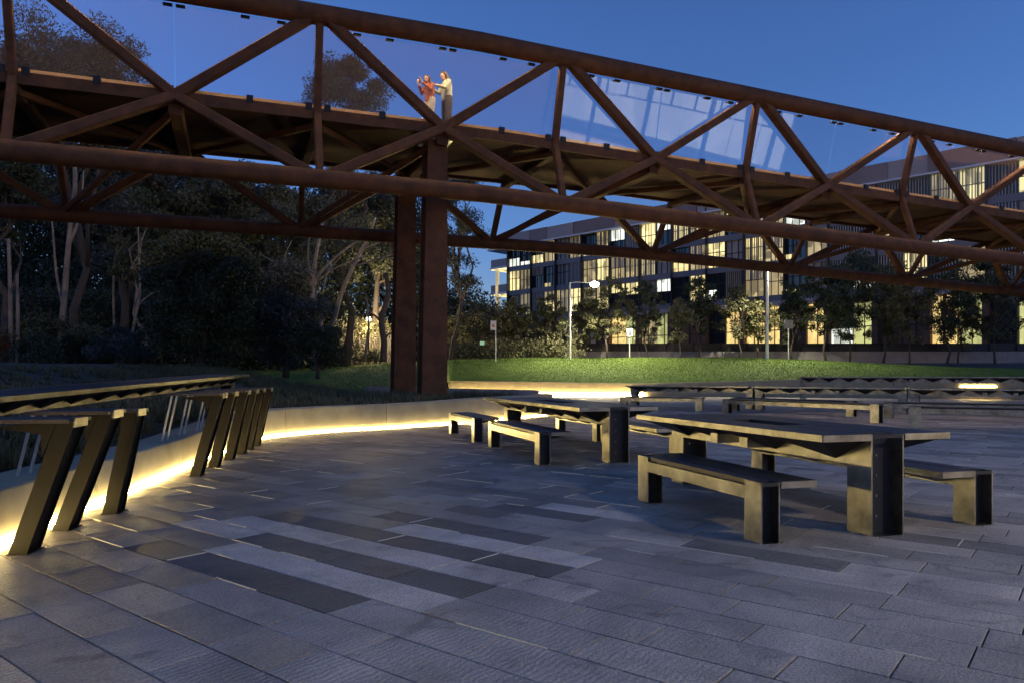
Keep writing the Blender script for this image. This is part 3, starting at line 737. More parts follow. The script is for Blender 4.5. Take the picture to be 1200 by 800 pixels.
# ground floor
rb=random.Random(8); gk=['dark','brick','lit_gold','lit_green','dark','lit_warm','brick','lit_gold','dim','lit_white','brick','lit_green']
for i in range(NB):
    x0=XL+i*BAY+.1; x1=x0+BAY-.2; k=rb.choice(gk)
    m0={'dark':'glass_dark','brick':'brick','dim':'lit_dim'}.get(k,k)
    b=MB()
    if k=='lit_white': b.box(x0,x1,.10,.30,3.2,5.8)
    else: b.box(x0,x1,.10,.30,3.0,8.4)
    o=b.build('ground_window',m0,bld)
    b=MB(); b.box((x0+x1)/2-.04,(x0+x1)/2+.04,.0,.095,3,8.4); b.box(x0,x1,.0,.095,5.9,6.0); b.build('frame','frame_dark',o)
b=MB()
for i in range(0,NB,2):
    xx=XL+i*BAY; b.box(xx-.25,xx+.25,-.7,.05,1.5,8.5)
b.build('pier','brick',bld)
# end balconies at the left
for zi,z in enumerate((16.6,12.9,9.4)):
    b=MB(); b.box(-4.6+.5*zi*0,-1.05,-.2,4,z,z+.28); b.build('balcony','white_trim',bld)
    b=MB(); b.box(-4.55,-1.1,-.1,3.9,z-.10,z-.01); b.build('balcony_light','lit_warm',bld)
    b=MB(); b.box(-4.5,-1.1,-.15,-.1,z+.3,z+1.35); b.build('balustrade','parapet2',bld)
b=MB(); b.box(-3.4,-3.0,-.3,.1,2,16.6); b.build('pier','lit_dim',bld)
b=MB(); b.box(-5,-1.06,-.4,4.2,19.3,19.6); b.build('eave','white_trim',bld)
# plinth wall + railing
b=MB(); x=3.5
while x<46: b.box(x,x+2.98,54.0,54.3,1.9,2.98); x+=3
tag(b.build('retaining_wall','concrete_dark'),'pale grey concrete retaining wall behind the trees at the lawn top','wall')
b=MB(); b.box(3.5,46,54.6,54.66,3.0,3.6)
for i in range(22): b.box(3.5+2*i,3.56+2*i,54.5,54.56,2.98,3.65)
tag(b.build('railing','frame_dark'),'dark solid railing on top of the grey retaining wall','railing')

# ------------------------------------------------------------------ lamps and signs
def point(name,loc,col,energy,r=.1):
    l=bpy.data.lights.new(name,'POINT'); l.color=col; l.energy=energy; l.shadow_soft_size=r; o=bpy.data.objects.new(name,l); C.objects.link(o); o.location=loc; return o
M['lamp_glow']=mat('lamp_glow',(1,1,.9),.5,emit=(1,.93,.74),estr=14)
p=W(668,331,48); lp=empty('street_lamp',(p.x,48,h_lawn(p.x,48)),0,'white street lamp with a horizontal arm and a glowing head','street lamp')
H=p.z-lp.location.z
b=MB(); b.tube([(0,0,-.1),(0,0,1),(0,0,H)],[.09,.07,.055],12); b.build('pole','pole_white',lp,smooth='sharp')
b=MB(); b.tube([(0,0,H-.05),(.4,0,H+.02),(1.35,0,H-.04)],[.035,.03,.03],8); b.build('arm','pole_white',lp,smooth='sharp')
b=MB(); b.box(1.25,1.85,-.14,.14,H-.07,H+.05); b.build('lamp_head','pole_white',lp)
b=MB(); b.ball((1.6,0,H-.12),(.30,.22,.20)); b.build('bulb','lamp_glow',lp)
def spot(name,loc,col,energy,ang):
    l=bpy.data.lights.new(name,'SPOT'); l.color=col; l.energy=energy; l.shadow_soft_size=.12; l.spot_size=math.radians(ang); l.spot_blend=.6; o=bpy.data.objects.new(name,l); C.objects.link(o); o.location=loc; return o
o=spot('lamp_light',(1.6,0,H-.30),(1,.88,.6),3900,138); o.parent=lp
p=W(899,311,48); lp=empty('street_lamp',(p.x,48,h_lawn(p.x,48)),0,'tall white pole on the lawn whose top is hidden behind the footbridge','street lamp')
H=p.z-lp.location.z
b=MB(); b.tube([(0,0,-.1),(0,0,2),(0,0,H)],[.11,.10,.08],12); b.build('pole','pole_white',lp,smooth='sharp')
b=MB(); b.box(-.12,.5,-.12,.12,H-.02,H+.1); b.build('lamp_head','pole_white',lp)
o=spot('lamp_light',(.2,0,H-.10),(1,.88,.6),1500,138); o.parent=lp
b=MB(); b.box(-.05,.42,-.09,.09,H-.05,H-.025); b.build('bulb','lamp_glow',lp)
def sign(px,top,d,w_,h,label,m='sign_face',side=0,mark=None,cat='sign'):
    base=XD(px,d); z0=h_lawn(base[0],d); zt=EYE-(top-HZ)/FPX*d; Hh=zt-z0
    r=empty('street_sign',(base[0],d,z0),0,label,cat)
    b=MB(); b.tube([(0,0,-.1),(0,0,Hh)],.035,8); b.build('post','pole_white',r,smooth='sharp')
    b=MB(); b.box(side-w_/2,side+w_/2,-.06,-.04,Hh-h,Hh); pn=b.build('sign_panel',m,r)
    if mark:
        b=MB()
        for (x0,x1,z0_,z1_) in mark[1]: b.box(side+x0*w_,side+x1*w_,-.066,-.061,Hh-h+z0_*h,Hh-h+z1_*h)
        b.build('marking',mark[0],pn)
    return r
sign(581,376,47.5,.36,.60,'white sign with red lines on a pale post, left of the street lamp',side=-.16,mark=('sign_red',[(-.3,.25,.30,.36),(-.3,.25,.42,.50),(-.3,.25,.56,.62)]))
sign(738,385,49,.42,.55,'small white and blue sign on a thin post, right of the street lamp',mark=('sign_blue',[(-.12,.12,.2,.34),(-.08,.1,.38,.6),(-.14,.10,.66,.78)]))
sign(924,375,48,.55,.56,'blank grey sign turned away on a white post, right of the tall pole','concrete_dark')
# small green sign far left
p=W(565,402,49.6); r=empty('exit_sign',(p.x,49.6,h_lawn(p.x,49.6)),0,'tiny pale green lit sign low in the dark bushes','sign')
M['green_glow']=mat('green_glow',(.3,.6,.4),.5,emit=(.45,.8,.5),estr=.12)
b=MB(); b.box(-.15,.15,-.03,0,p.z-r.location.z-.12,p.z-r.location.z+.12); b.build('sign_panel','green_glow',r)
b=MB(); b.tube([(0,.01,-.1),(0,.01,p.z-r.location.z)],.02,6); b.build('post','frame_dark',r)
# path lamp glowing in the bush behind the columns
p=W(432,374,50.5); r=empty('path_lamp',(p.x,50.5,1.7),0,'warm path lamp glowing through bare branches left of the columns','street lamp')
b=MB(); b.tube([(0,0,0),(0,0,p.z-1.7)],.05,8); b.build('pole','frame_dark',r)
b=MB(); b.ball((0,0,p.z-1.7),.15); b.build('bulb','lamp_glow',r)
o=point('lamp_light',(0,.5,p.z-1.7),(1,.76,.42),650,.3); o.parent=r

# ------------------------------------------------------------------ trees
def leaves_mesh(name, clumps, nleaf, size, m, parent, seed, droop=.3, flat=.0):
    rg=np.random.default_rng(seed); nc=len(clumps); per=max(1,nleaf//nc)
    cen=[];
    for (c,r) in clumps:
        g=rg.normal(size=(per,3)); g/= (np.linalg.norm(g,axis=1,keepdims=True)+1e-6); g*= (rg.random((per,1))**.55)
        g*=np.array(r); g[:,2]-= droop*np.abs(rg.normal(size=per))*r[2]*.4
        cen.append(g+np.array(c))
    P=np.concatenate(cen); n=len(P)
    d=rg.normal(size=(n,3)); d[:,2]-=.5; d/=np.linalg.norm(d,axis=1,keepdims=True)
    e=np.cross(d,rg.normal(size=(n,3))); e/=np.linalg.norm(e,axis=1,keepdims=True)
    s=size*rg.uniform(.6,1.4,(n,1)); wd=s*.34
    V=np.empty((n,4,3)); V[:,0]=P-d*s*.5; V[:,1]=P+e*wd*.5; V[:,2]=P+d*s*.5; V[:,3]=P-e*wd*.5
    me=bpy.data.meshes.new(name); me.vertices.add(n*4); me.vertices.foreach_set('co',V.ravel().astype(np.float32))
    me.loops.add(n*4); me.loops.foreach_set('vertex_index',np.arange(n*4,dtype=np.int32))
    me.polygons.add(n); me.polygons.foreach_set('loop_start',np.arange(0,n*4,4,dtype=np.int32)); me.polygons.foreach_set('loop_total',np.full(n,4,dtype=np.int32))
    me.update(calc_edges=True); me.materials.append(M[m]); o=bpy.data.objects.new(name,me); C.objects.link(o); o.parent=parent; return o
def limb_pts(a,b,rg,k=5,wob=.06):
    a=np.array(a,float); b=np.array(b,float); L=np.linalg.norm(b-a); pts=[]
    for i in range(k+1):
        t=i/k; p=a+(b-a)*t; p[2]+= math.sin(t*math.pi)*L*.07
        if 0<i<k: p+=rg.normal(size=3)*L*wob
        pts.append(p)
    return pts
def tree(name,label,x,y,z0,H,tr,crown,m='leaf_grey',bark='bark_dark',group=None,nleaf=6000,size=.22,seed=1,lean=(0,0),nclump=26,trunk=True,forks=6,rough=1.0,crown_low=None,twigs=True,clr=.30,cat='tree'):
    """crown=(cx,cy,cz,rx,ry,rz) relative to base"""
    rg=np.random.default_rng(seed); root=empty(name,(x,y,z0),0,label,cat,group)
    cx,cy,cz,rx,ry,rz=crown; cl=[]
    R=(rx*ry*rz)**(1/3)
    while len(cl)<nclump:
        q=rg.uniform(-1,1,3)
        if np.linalg.norm(q)>1 or np.linalg.norm(q)<.25: continue
        if q[2]<-.1 and rg.random()<.3: continue
        c=np.array([cx+q[0]*rx*.85,cy+q[1]*ry*.85,cz+q[2]*rz*.88]); s=rg.uniform(.6,1.25)*clr
        cl.append((c,(R*s*1.15,R*s*1.15,R*s*.8)))
    if trunk:
        top=np.array([cx+lean[0]*0,cy,cz+rz*.1]); b=MB()
        tp=limb_pts((0,0,-.2),top,rg,6,.025); b.tube(tp,[tr*(1-.75*i/6)+ (tr*.25 if i==0 else 0) for i in range(7)],8)
        for q in range(min(forks,len(cl))):
            i=rg.integers(2,6); st=tp[i]; en=cl[q][0]; lp_=limb_pts(st,en,rg,4,.07); r0=tr*(1-.75*i/6)*.6
            b.tube(lp_,[r0*(1-.8*j/4) for j in range(5)],6)
            if twigs:
                for _ in range(2):
                    j=rg.integers(2,5); e2=cl[rg.integers(0,len(cl))][0]; e2=lp_[j]+(e2-lp_[j])*.5; b.tube(limb_pts(lp_[j],e2,rg,3,.08),[r0*.35,r0*.25,r0*.15,r0*.06],5)
        b.build('trunk',bark,root,smooth='all')
    leaves_mesh('crown',cl,nleaf,size,m,root,seed+100)
    return root
def ptree(name,label,px,base_y,top_y,d,rpx,z0=None,low=None,**kw):
    """place by the photograph's columns: base point, crown top, crown radius, at distance d"""
    x=(px-600)/FPX*d; zt=EYE-(top_y-HZ)/FPX*d
    zb=EYE-(base_y-HZ)/FPX*d if z0 is None else z0
    r=rpx/FPX*d; lowz=EYE-((low if low else base_y-20)-HZ)/FPX*d
    rz=(zt-lowz)/2; cz=zt-rz-zb; sx=kw.pop('shift',0)/FPX*d
    return tree(name,label,x,d,zb,zt-zb,kw.pop('tr',.25),(sx,0,cz,r,r*.9,rz),**kw)
gL='tall gum trees behind the left high table'
# tall gums at the left
ptree('gum_tree','tall gum tree rising above the bridge deck at the upper left',88,432,8,40,96,low=190,tr=.26,bark='bark_dark',nleaf=64000,size=.18,seed=3,nclump=95,clr=.22,group=gL,m='leaf_olive',forks=10)
ptree('gum_tree','gum tree seen through the bridge glass left of the two people',405,430,52,46,62,low=240,tr=.24,bark='bark_dark',nleaf=44000,size=.18,seed=4,nclump=75,clr=.22,group=gL,m='leaf_grey',forks=12)
ptree('gum_tree','gum tree at the far left edge with a thin forked trunk',6,434,135,36,60,low=290,tr=.22,nleaf=16000,size=.22,seed=5,nclump=40,clr=.25,group=gL,m='leaf_dark')
ptree('gum_tree','dark gum tree beneath the left end of the deck, behind the pale trunk',150,434,150,44,90,low=330,tr=.3,nleaf=36000,size=.26,seed=6,nclump=60,clr=.24,group=gL,m='leaf_blue',forks=8)
ptree('gum_tree','gum tree with pale forked trunk in the gap left of the round dark tree',165,432,210,36,45,low=350,tr=.1,bark='bark_pale',nleaf=8000,size=.2,seed=7,nclump=26,clr=.25,group=gL,m='leaf_dark')
ptree('gum_tree','broad gum tree hanging over the round dark tree under the deck',268,432,178,46,88,low=300,tr=.15,bark='bark_dark',nleaf=34000,size=.26,seed=8,nclump=55,clr=.23,group=gL,m='leaf_grey',forks=9)
ptree('gum_tree','spreading gum tree with pale bare limbs left of the columns',372,432,215,42,78,low=340,tr=.15,bark='bark_pale',nleaf=20000,size=.22,seed=9,nclump=44,clr=.23,group=gL,m='leaf_grey',forks=14)
ptree('gum_tree','gum tree whose dark crown fills the space just left of the columns',440,428,190,54,62,low=350,tr=.3,bark='bark_dark',nleaf=30000,size=.28,seed=10,nclump=46,clr=.25,group=gL,m='leaf_grey',forks=8)
ptree('gum_tree','gum tree right of the columns with sky showing through its drooping crown',536,420,158,58,34,low=370,tr=.24,nleaf=13000,size=.26,seed=11,nclump=44,clr=.27,group=gL,m='leaf_blue',forks=8)
ptree('round_tree','dense round dark tree behind the high table',236,437,262,30,72,low=432,tr=.2,nleaf=60000,size=.16,seed=12,nclump=130,clr=.27,m='leaf_dark',forks=3)
ptree('shrub','dark bluish shrub between the round tree and the leaning trunk',335,437,300,33,52,low=438,tr=.14,nleaf=34000,size=.16,seed=13,nclump=60,clr=.28,m='leaf_blue',forks=4,cat='shrub')
ptree('shrub','low dark shrub at the foot of the spreading gum tree',372,438,370,31,34,low=440,tr=.08,nleaf=9000,size=.12,seed=14,nclump=30,clr=.32,m='leaf_dark',forks=3,cat='shrub')
ptree('shrub','low dark thicket under the pale trunk at the far left',60,436,372,34,70,low=440,tr=.08,nleaf=14000,size=.15,seed=15,nclump=46,clr=.30,m='leaf_dark',forks=3,cat='shrub')
ptree('shrub','low dark thicket left of the round dark tree',140,437,380,32,42,low=440,tr=.08,nleaf=9000,size=.14,seed=16,nclump=36,clr=.30,m='leaf_blue',forks=3,cat='shrub')
ptree('shrub','small russet shrub low at the left picture edge',2,428,388,30,12,low=425,tr=.04,nleaf=1800,size=.13,seed=17,nclump=14,clr=.35,m='leaf_red',forks=3,cat='shrub')
# bare pale trunks
def bare(label,d,paths,group='pale bare trunks in the dark wood',m='bark_pale',z0=None):
    base=W(*paths[0][0][0],d) if False else None
    p0=paths[0][0]; q=W(p0[0],p0[1],d); root=empty('bare_tree',(q.x,q.y,q.z),0,label,'tree',group)
    b=MB()
    for pts,r0,r1 in paths:
        P=[]; n=len(pts)
        for i,pp in enumerate(pts):
            dd=d+(pp[2] if len(pp)>2 else 0); v=W(pp[0],pp[1],dd); P.append(v-q)
        PP=catmull([tuple(v) for v in P],4) if n>2 else [np.array(v) for v in P]
        k=len(PP); b.tube([Vector(v) for v in PP],[r0+(r1-r0)*i/(k-1) for i in range(k)],8)
    b.build('trunk',m,root,smooth='all'); return root
def bare2(label,d,*paths): return bare(label,d,[([*p[0]],p[1],p[2]) for p in paths])
def BT(label,d,*paths,m='bark_pale'):
    p0=paths[0][0][0]; q=W(p0[0],p0[1],d); root=empty('bare_tree',(q.x,q.y,q.z),0,label,'tree','pale bare trunks in the dark wood')
    b=MB()
    for pts,r0,r1 in paths:
        P=[tuple(W(pp[0],pp[1],d+(pp[2] if len(pp)>2 else 0))-q) for pp in pts]
        PP=catmull(P,4) if len(P)>2 else [np.array(v) for v in P]; k=len(PP)
        b.tube([Vector(v) for v in PP],[r0+(r1-r0)*i/(k-1) for i in range(k)],8)
    b.build('trunk',m,root,smooth='all'); return root
BT('thickest pale trunk, forked, under the left end of the bridge',34,(((76,436),(72,390),(76,345),(80,290),(88,220),(86,180)),.16,.09),(((74,360),(66,320),(62,270),(58,235)),.07,.03),(((80,290),(94,250),(98,200)),.08,.03))
BT('thin pale straight trunk at the far left of the wood',33,(((14,436),(13,400),(12,340),(10,280)),.12,.07),(((20,436),(21,380),(20,320)),.10,.06))
BT('thin pale trunk leaning right, just left of the round dark tree',35,(((143,436),(151,410),(158,375),(164,340),(163,300)),.09,.05),(((163,300),(167,280),(174,262)),.05,.02),(((163,300),(162,270),(160,255)),.05,.02))
BT('pale forked limbs high in the dark, between two trunks at left',37,(((136,436),(133,360),(134,310),(138,296),(150,283),(154,275)),.06,.03),(((137,297),(134,280)),.04,.02))
BT('long pale trunk leaning right, before the glowing path lamp',34,(((377,434),(381,398),(392,372),(398,350),(408,325),(420,300),(432,278),(440,255)),.15,.06),(((419,311),(440,305),(464,297),(490,290)),.05,.015),(((425,292),(450,282),(470,270)),.04,.015))
BT('spreading pale trunk with several rising limbs, left of the leaning one',38,(((368,434),(367,390),(366,335),(368,315),(372,290),(378,262)),.16,.08),(((367,337),(375,320),(392,303),(415,285),(436,274)),.09,.04),(((372,330),(390,316),(412,306),(430,298)),.06,.02),(((366,330),(361,300),(363,272)),.05,.02),(((378,345),(384,320),(400,300)),.05,.02))
BT('slim warm-lit pale trunk nearest the path lamp',45,(((386,424),(390,400),(397,375)),.09,.06))
BT('slim upright pale trunk right of the warm-lit one, beneath the lamp glow',46,(((428,424),(430,400),(432,380),(430,350)),.09,.06))
BT('dark trunk beside the left column with low limbs',46,(((449,424),(450,400),(447,375),(455,345),(452,320)),.22,.14),(((449,380),(436,368),(420,370)),.08,.03),(((450,400),(455,392),(462,388)),.08,.04),m='bark_dark')
BT('dark leaning trunk immediately right of the columns',48,(((528,423),(531,400),(538,375),(541,350)),.14,.09),m='bark_dark')
BT('pale branch curving left high beside the round dark tree',37,(((330,436),(328,360),(331,325),(322,308),(304,298)),.05,.02),(((331,325),(334,300),(342,282)),.04,.015),(((328,330),(310,320),(303,312)),.04,.015))
# bushes lit by the path lamp
q=W(425,426,53); root=empty('bare_bush',(q.x,q.y,q.z),0,'tangle of bare pale stems lit from the path lamp','shrub'); b=MB(); rg=np.random.default_rng(77)
for i in range(150):
    x0=rg.uniform(-2.6,2.9); y0=rg.uniform(-.8,.8); h=rg.uniform(1.2,3.4); lx=rg.normal()*.35
    p0=np.array([x0,y0,-.2]); p1=np.array([x0+lx*.5,y0,h*.5]); p2=np.array([x0+lx*1.6,y0+rg.normal()*.2,h]); b.tube([p0,p1,p2],[.022,.016,.006],4)
    for _ in range(2): b.tube([p1,p1+np.array([rg.normal()*.4,rg.normal()*.2,rg.uniform(.3,.8)])],[.010,.004],3)
b.build('stems','bark_pale',root)
ptree('shrub','warm-lit straw-coloured bush under the path lamp',425,428,366,54.5,50,low=428,tr=.05,nleaf=7000,size=.2,seed=31,nclump=40,clr=.3,m='leaf_olive',cat='shrub',forks=20,bark='bark_pale')
ptree('shrub','low green bush at the lawn edge below the path lamp',415,430,402,49,34,low=430,tr=.04,nleaf=5000,size=.16,seed=32,nclump=24,clr=.33,m='leaf_olive',cat='shrub')
ptree('shrub','dark bushes just right of the columns at the lawn crest',545,424,362,55,34,low=424,tr=.1,nleaf=9000,size=.2,seed=33,nclump=34,clr=.3,m='leaf_olive',cat='shrub')
# far wood as one mass
def understory(name,label,x0,x1,d0,d1,y0,y1,n,seed,m,size=.34):
    cl=[]; rg=np.random.default_rng(seed)
    for i in range(n):
        px=rg.uniform(x0,x1); py=rg.uniform(y0,y1); d=rg.uniform(d0,d1); v=W(px,py,d); cl.append(((v.x,v.y,v.z),(1.3,1.3,.8)))
    me=leaves_mesh(name,cl,n*140,size,m,None,seed); return tag(me,label,'undergrowth',None,'stuff')
def wood(name,label,x0,x1,dd,topf,n,seed,m):
    cl=[]; rg=np.random.default_rng(seed)
    for i in range(n):
        px=rg.uniform(x0,x1); ty=topf(px); py=rg.uniform(ty,430); d=dd+rg.uniform(-4,6); v=W(px,py,d); cl.append(((v.x,v.y,v.z),(2.1,2.1,1.7)))
    me=leaves_mesh(name,cl,n*160,.42,m,None,seed); return tag(me,label,'trees',None,'stuff')
wood('distant_woodland','dark mass of trees filling the background behind the gum trees',-60,505,64,lambda p: float(np.interp(p,[-60,60,200,260,330,420,505],[130,150,170,205,240,205,235])),900,41,'leaf_dark')
wood('distant_woodland','darkest stand of trees closing the background at the left',-420,300,72,lambda p: 215,1050,43,'leaf_dark')
wood('distant_woodland','dark mass of low trees behind the lawn between columns and offices',500,660,72,lambda p: float(np.interp(p,[500,560,600,660],[335,350,372,390])),200,42,'leaf_olive')
understory('undergrowth','dark undergrowth between the trunks of the wood at left',-80,400,44,54,345,440,560,51,'leaf_dark')
understory('undergrowth','low grassy shrubs along the lawn crest left of the street lamp',505,672,50.5,52,404,417,70,52,'leaf_olive',.22)
# row before the offices
gR='young trees in the row before the offices'
row=[(603,418,352,17,'leaf_olive','first young tree from the left in the row, beside the white balconies'),
 (643,418,345,18,'leaf_olive','second young tree of the row, left of the street lamp'),
 (686,419,350,17,'leaf_olive','third young tree of the row, right behind the street lamp pole'),
 (712,418,322,24,'leaf_olive','bushy young tree of the row, right below the glowing lamp head'),
 (757,419,330,19,'leaf_grey','thin young tree of the row, right of the small blue and white sign'),
 (820,418,318,20,'leaf_dark','tree of the row just right of the pale little tree'),
 (866,418,338,22,'leaf_olive','tree of the row left of the tall white pole'),
 (890,418,345,16,'leaf_olive','small tree of the row touching the tall white pole'),
 (928,419,330,20,'leaf_dark','tree of the row behind the blank grey sign'),
 (968,420,310,26,'leaf_dark','tree of the row with a curved pale stem at its foot'),
 (996,421,290,32,'leaf_dark','broad dark tree of the row reaching behind the bridge, left of the gold-lit wall'),
 (1035,423,300,28,'leaf_olive','broad tree of the row before the gold-lit wall'),
 (1066,424,318,22,'leaf_olive','slim tree of the row at the right side of the gold-lit wall'),
 (1108,427,285,34,'leaf_dark','large dark tree of the row, second from the right edge'),
 (1123,428,330,20,'leaf_olive','thick-stemmed small tree of the row, by the second tree from the edge'),
 (1167,430,290,32,'leaf_dark','last tree of the row at the right edge of the picture')]
for i,(px,by,ty,r,m_,lb) in enumerate(row):
    ptree('street_tree',lb,px,by,ty-6,51.5+(i%3)*.7,r*1.35,low=by-10,tr=.065+.02*(i%2),nleaf=4600 if r<25 else 8500,size=.22,seed=60+i,nclump=58,clr=.19,m=m_,group=gR,forks=14)
ptree('street_tree','small pale-leaved tree standing before the offices, brightest of the row',797,418,344,48.5,17,low=412,tr=.05,nleaf=6500,size=.17,seed=90,nclump=56,clr=.2,m='leaf_pale',group=gR,forks=10)
# ground cover in the bed and bushes at the lawn crest
def bed_pt():
    k=random.randrange(6*6,len(C1)); t=random.uniform(.6,9); q=C1[k]+N1[k]*t; return q[0],q[1]
def hb2(x,y):
    return 0.0
b=MB()
def bed_plants(n):
    V=[];F=[];i=0
    for _ in range(n):
        k=random.randrange(30,len(C1)); t=random.uniform(.7,16)**1.0; q=C1[k]+N1[k]*t
        if q[1]>40: continue
        z=hbed(q[0],q[1],t); 
        for _ in range(12):
            a=random.uniform(0,6.28); h=random.uniform(.08,.26); l=random.uniform(.05,.3); w_=.012
            bx=q[0]+random.uniform(-.06,.06); by=q[1]+random.uniform(-.06,.06)
            V+=[(bx-w_*math.sin(a),by+w_*math.cos(a),z-.01),(bx+w_*math.sin(a),by-w_*math.cos(a),z-.01),(bx+l*math.cos(a),by+l*math.sin(a),z+h)]; F.append((i,i+1,i+2)); i+=3
    me=bpy.data.meshes.new('ground_cover'); me.from_pydata(V,[],F); me.materials.append(M['leaf_olive']); o=bpy.data.objects.new('ground_cover',me); C.objects.link(o); tag(o,'sparse grassy ground cover in the garden bed behind the seat wall','grass',None,'stuff')
bed_plants(5200)
# ------------------------------------------------------------------ people on the deck
M['skin']=mat('skin',(.55,.33,.23),.55); M['hair']=mat('dark_hair',(.055,.032,.02),.5); M['knit_red']=mat('rust_knit',(.42,.11,.05),.85,var=(.30,.08,.04),scale=14)
M['knit_pale']=mat('pale_knit',(.58,.62,.46),.85,var=(.45,.48,.36),scale=12); M['denim_grey']=mat('grey_denim',(.085,.085,.09),.85,var=(.05,.05,.055),scale=10)
M['denim_pale']=mat('pale_cotton',(.55,.5,.42),.85); M['shoe']=mat('shoe',(.05,.05,.055),.6); M['eye']=mat('eye_dark',(.03,.02,.02),.3); M['phone']=mat('phone_case',(.02,.02,.025),.3)
def remesh(o,vox=.010,smooth=4):
    r=o.modifiers.new('r','REMESH'); r.mode='VOXEL'; r.voxel_size=vox; r.use_smooth_shade=True
    s=o.modifiers.new('s','SMOOTH'); s.factor=.5; s.iterations=smooth
def V3(*a): return Vector(a)
def hand(b,wr,fd_,side,up,curl=.5):
    """palm from the wrist along fd_, thumb towards side"""
    f=V3(*fd_).normalized(); s=(V3(*side)-f*V3(*side).dot(f)).normalized(); n=f.cross(s)
    w_=V3(*wr)
    for q in (-.028,-.010,.010,.028): b.tube([w_+f*.0,w_+f*.085+s*q],[.017,.013],8)
    for q,l in ((-.030,.058),(-.010,.072),(.010,.078),(.030,.070)):
        p0=w_+f*.08+s*q; p1=p0+f*l*.45+n*l*.15*curl; p2=p1+f*l*.35+n*l*.4*curl; p3=p2+f*l*.2+n*l*.5*curl
        b.tube([p0,p1,p2,p3],[.0105,.0100,.0095,.0085],7)
    b.tube([w_+f*.02+s*.025,w_+f*.05+s*.055,w_+f*.075+s*.066+n*.012,w_+f*.097+s*.062+n*.02],[.014,.0125,.0115,.009],7)
def person(loc,rz,scale,label,P,top,bottom,shoe='shoe'):
    root=empty('person',loc,rz,label,'person'); root.scale=(scale*1.14,scale*1.14,scale)
    hipz=.90; tilt=P['tilt']
    sh=lambda y: V3(tilt,y*.165,1.37)
    neck=V3(tilt+.005,0,1.44); hc=V3(tilt+P['head'][0],0,1.56+P['head'][1])
    RH=Matrix.Rotation(P['head'][2],3,'Z')@Matrix.Rotation(P['head'][3],3,'Y')
    # body: one continuous surface
    b=MB()
    for sg in (-1,1):
        kx=P['knee'][0 if sg<0 else 1]
        b.tube([(0,sg*.085,hipz),(kx*.6,sg*.095,.68),(kx,sg*.10,.48),(kx*.6-.02,sg*.10,.28),(kx*.1-.02,sg*.10,.07)],[.088,.075,.056,.052,.038],10)
        b.tube([(kx*.1-.055,sg*.10,.035),(kx*.1+.05,sg*.105,.032),(kx*.1+.16,sg*.11,.026)],[.034,.036,.026],8)
        e=V3(*P['elbow'][0 if sg<0 else 1]); w_=V3(*P['wrist'][0 if sg<0 else 1])
        b.tube([sh(sg)+V3(0,sg*.01,0),e,w_],[.050,.038,.026],10)
        hand(b,w_,P['hdir'][0 if sg<0 else 1],P['thumb'][0 if sg<0 else 1],None,P.get('curl',.6))
        for z0,z1,r0,r1 in ((hipz-.02,1.06,.10,.088),(1.06,1.28,.088,.10),(1.28,1.37,.10,.062)):
            b.tube([(tilt*(z0-.9)/.5,sg*.06,z0),(tilt*(z1-.9)/.5,sg*(.06 if z1<1.3 else .09),z1)],[r0,r1],12)
    b.tube([neck-V3(0,0,.10),neck+V3(0,0,.02),hc-V3(.0,0,.07)],[.055,.047,.046],10)
    b.ball(hc,(.088,.073,.112),16,12,RH)
    b.ball(hc+RH@V3(.035,0,-.06),(.05,.048,.055),10,8,RH)
    b.tube([hc+RH@V3(.085,0,.012),hc+RH@V3(.108,0,-.022)],[.010,.015],8)
    for sg in (-1,1): b.ball(hc+RH@V3(-.005,sg*.076,-.01),(.020,.010,.030),8,6,RH)
    b.tube([hc+RH@V3(.080,-.022,-.058),hc+RH@V3(.086,0,-.056),hc+RH@V3(.080,.022,-.058)],[.008,.010,.008],6)
    body=b.build('body','skin',root); remesh(body,.009,3)
    b=MB()
    for sg in (-1,1): b.ball(hc+RH@V3(.078,sg*.030,.008),(.010,.013,.008),8,6,RH)
    b.build('eyes','eye',root,smooth='all')
    # hair
    b=MB()
    b.ball(hc+RH@V3(-.018,0,.022),(.098,.086,.108),16,12,RH)
    back=hc+RH@V3(-.055,0,-.02)
    b.tube([back,back+V3(-.035,0,-.10),back+V3(-.045,0,-.20),back+V3(-.02,0,-.33)],[.080,.076,.065,.030],10)
    for sg in (-1,1): b.tube([hc+RH@V3(-.01,sg*.062,.04),hc+RH@V3(-.01,sg*.078,-.06),V3(tilt-.01,sg*.085,1.36)],[.035,.032,.02],8)
    h=b.build('hair','hair',root)
    # cut the face out of the hair by pushing the forward part back
    for v in h.data.vertices:
        q=RH.inverted()@(v.co-hc)
        if q.x>.045 and q.z<.07: v.co=hc+RH@V3(.045,q.y,q.z)
    remesh(h,.011,4)
    # jumper
    b=MB()
    for sg in (-1,1):
        e=V3(*P['elbow'][0 if sg<0 else 1]); w_=V3(*P['wrist'][0 if sg<0 else 1])
        b.tube([sh(sg)+V3(0,sg*.01,.0),e,w_+(e-w_)*.10],[.068,.058,.044],12)
        for z0,z1,r0,r1 in ((.86,1.06,.118,.108),(1.06,1.28,.108,.120),(1.28,1.385,.118,.066)):
            b.tube([(tilt*(z0-.9)/.5,sg*.062,z0),(tilt*(z1-.9)/.5,sg*(.062 if z1<1.3 else .088),z1)],[r0,r1],12)
    b.tube([neck-V3(0,0,.10),neck-V3(0,0,.035)],[.10,.062],10)
    remesh(b.build('jumper',top,root),.013,4)
    b=MB()
    for sg in (-1,1):
        kx=P['knee'][0 if sg<0 else 1]
        b.tube([(0,sg*.075,.95),(0,sg*.085,.88),(kx*.6,sg*.095,.68),(kx,sg*.10,.48),(kx*.6-.02,sg*.10,.28),(kx*.1-.02,sg*.10,.09)],[.112,.108,.092,.074,.068,.060],12)
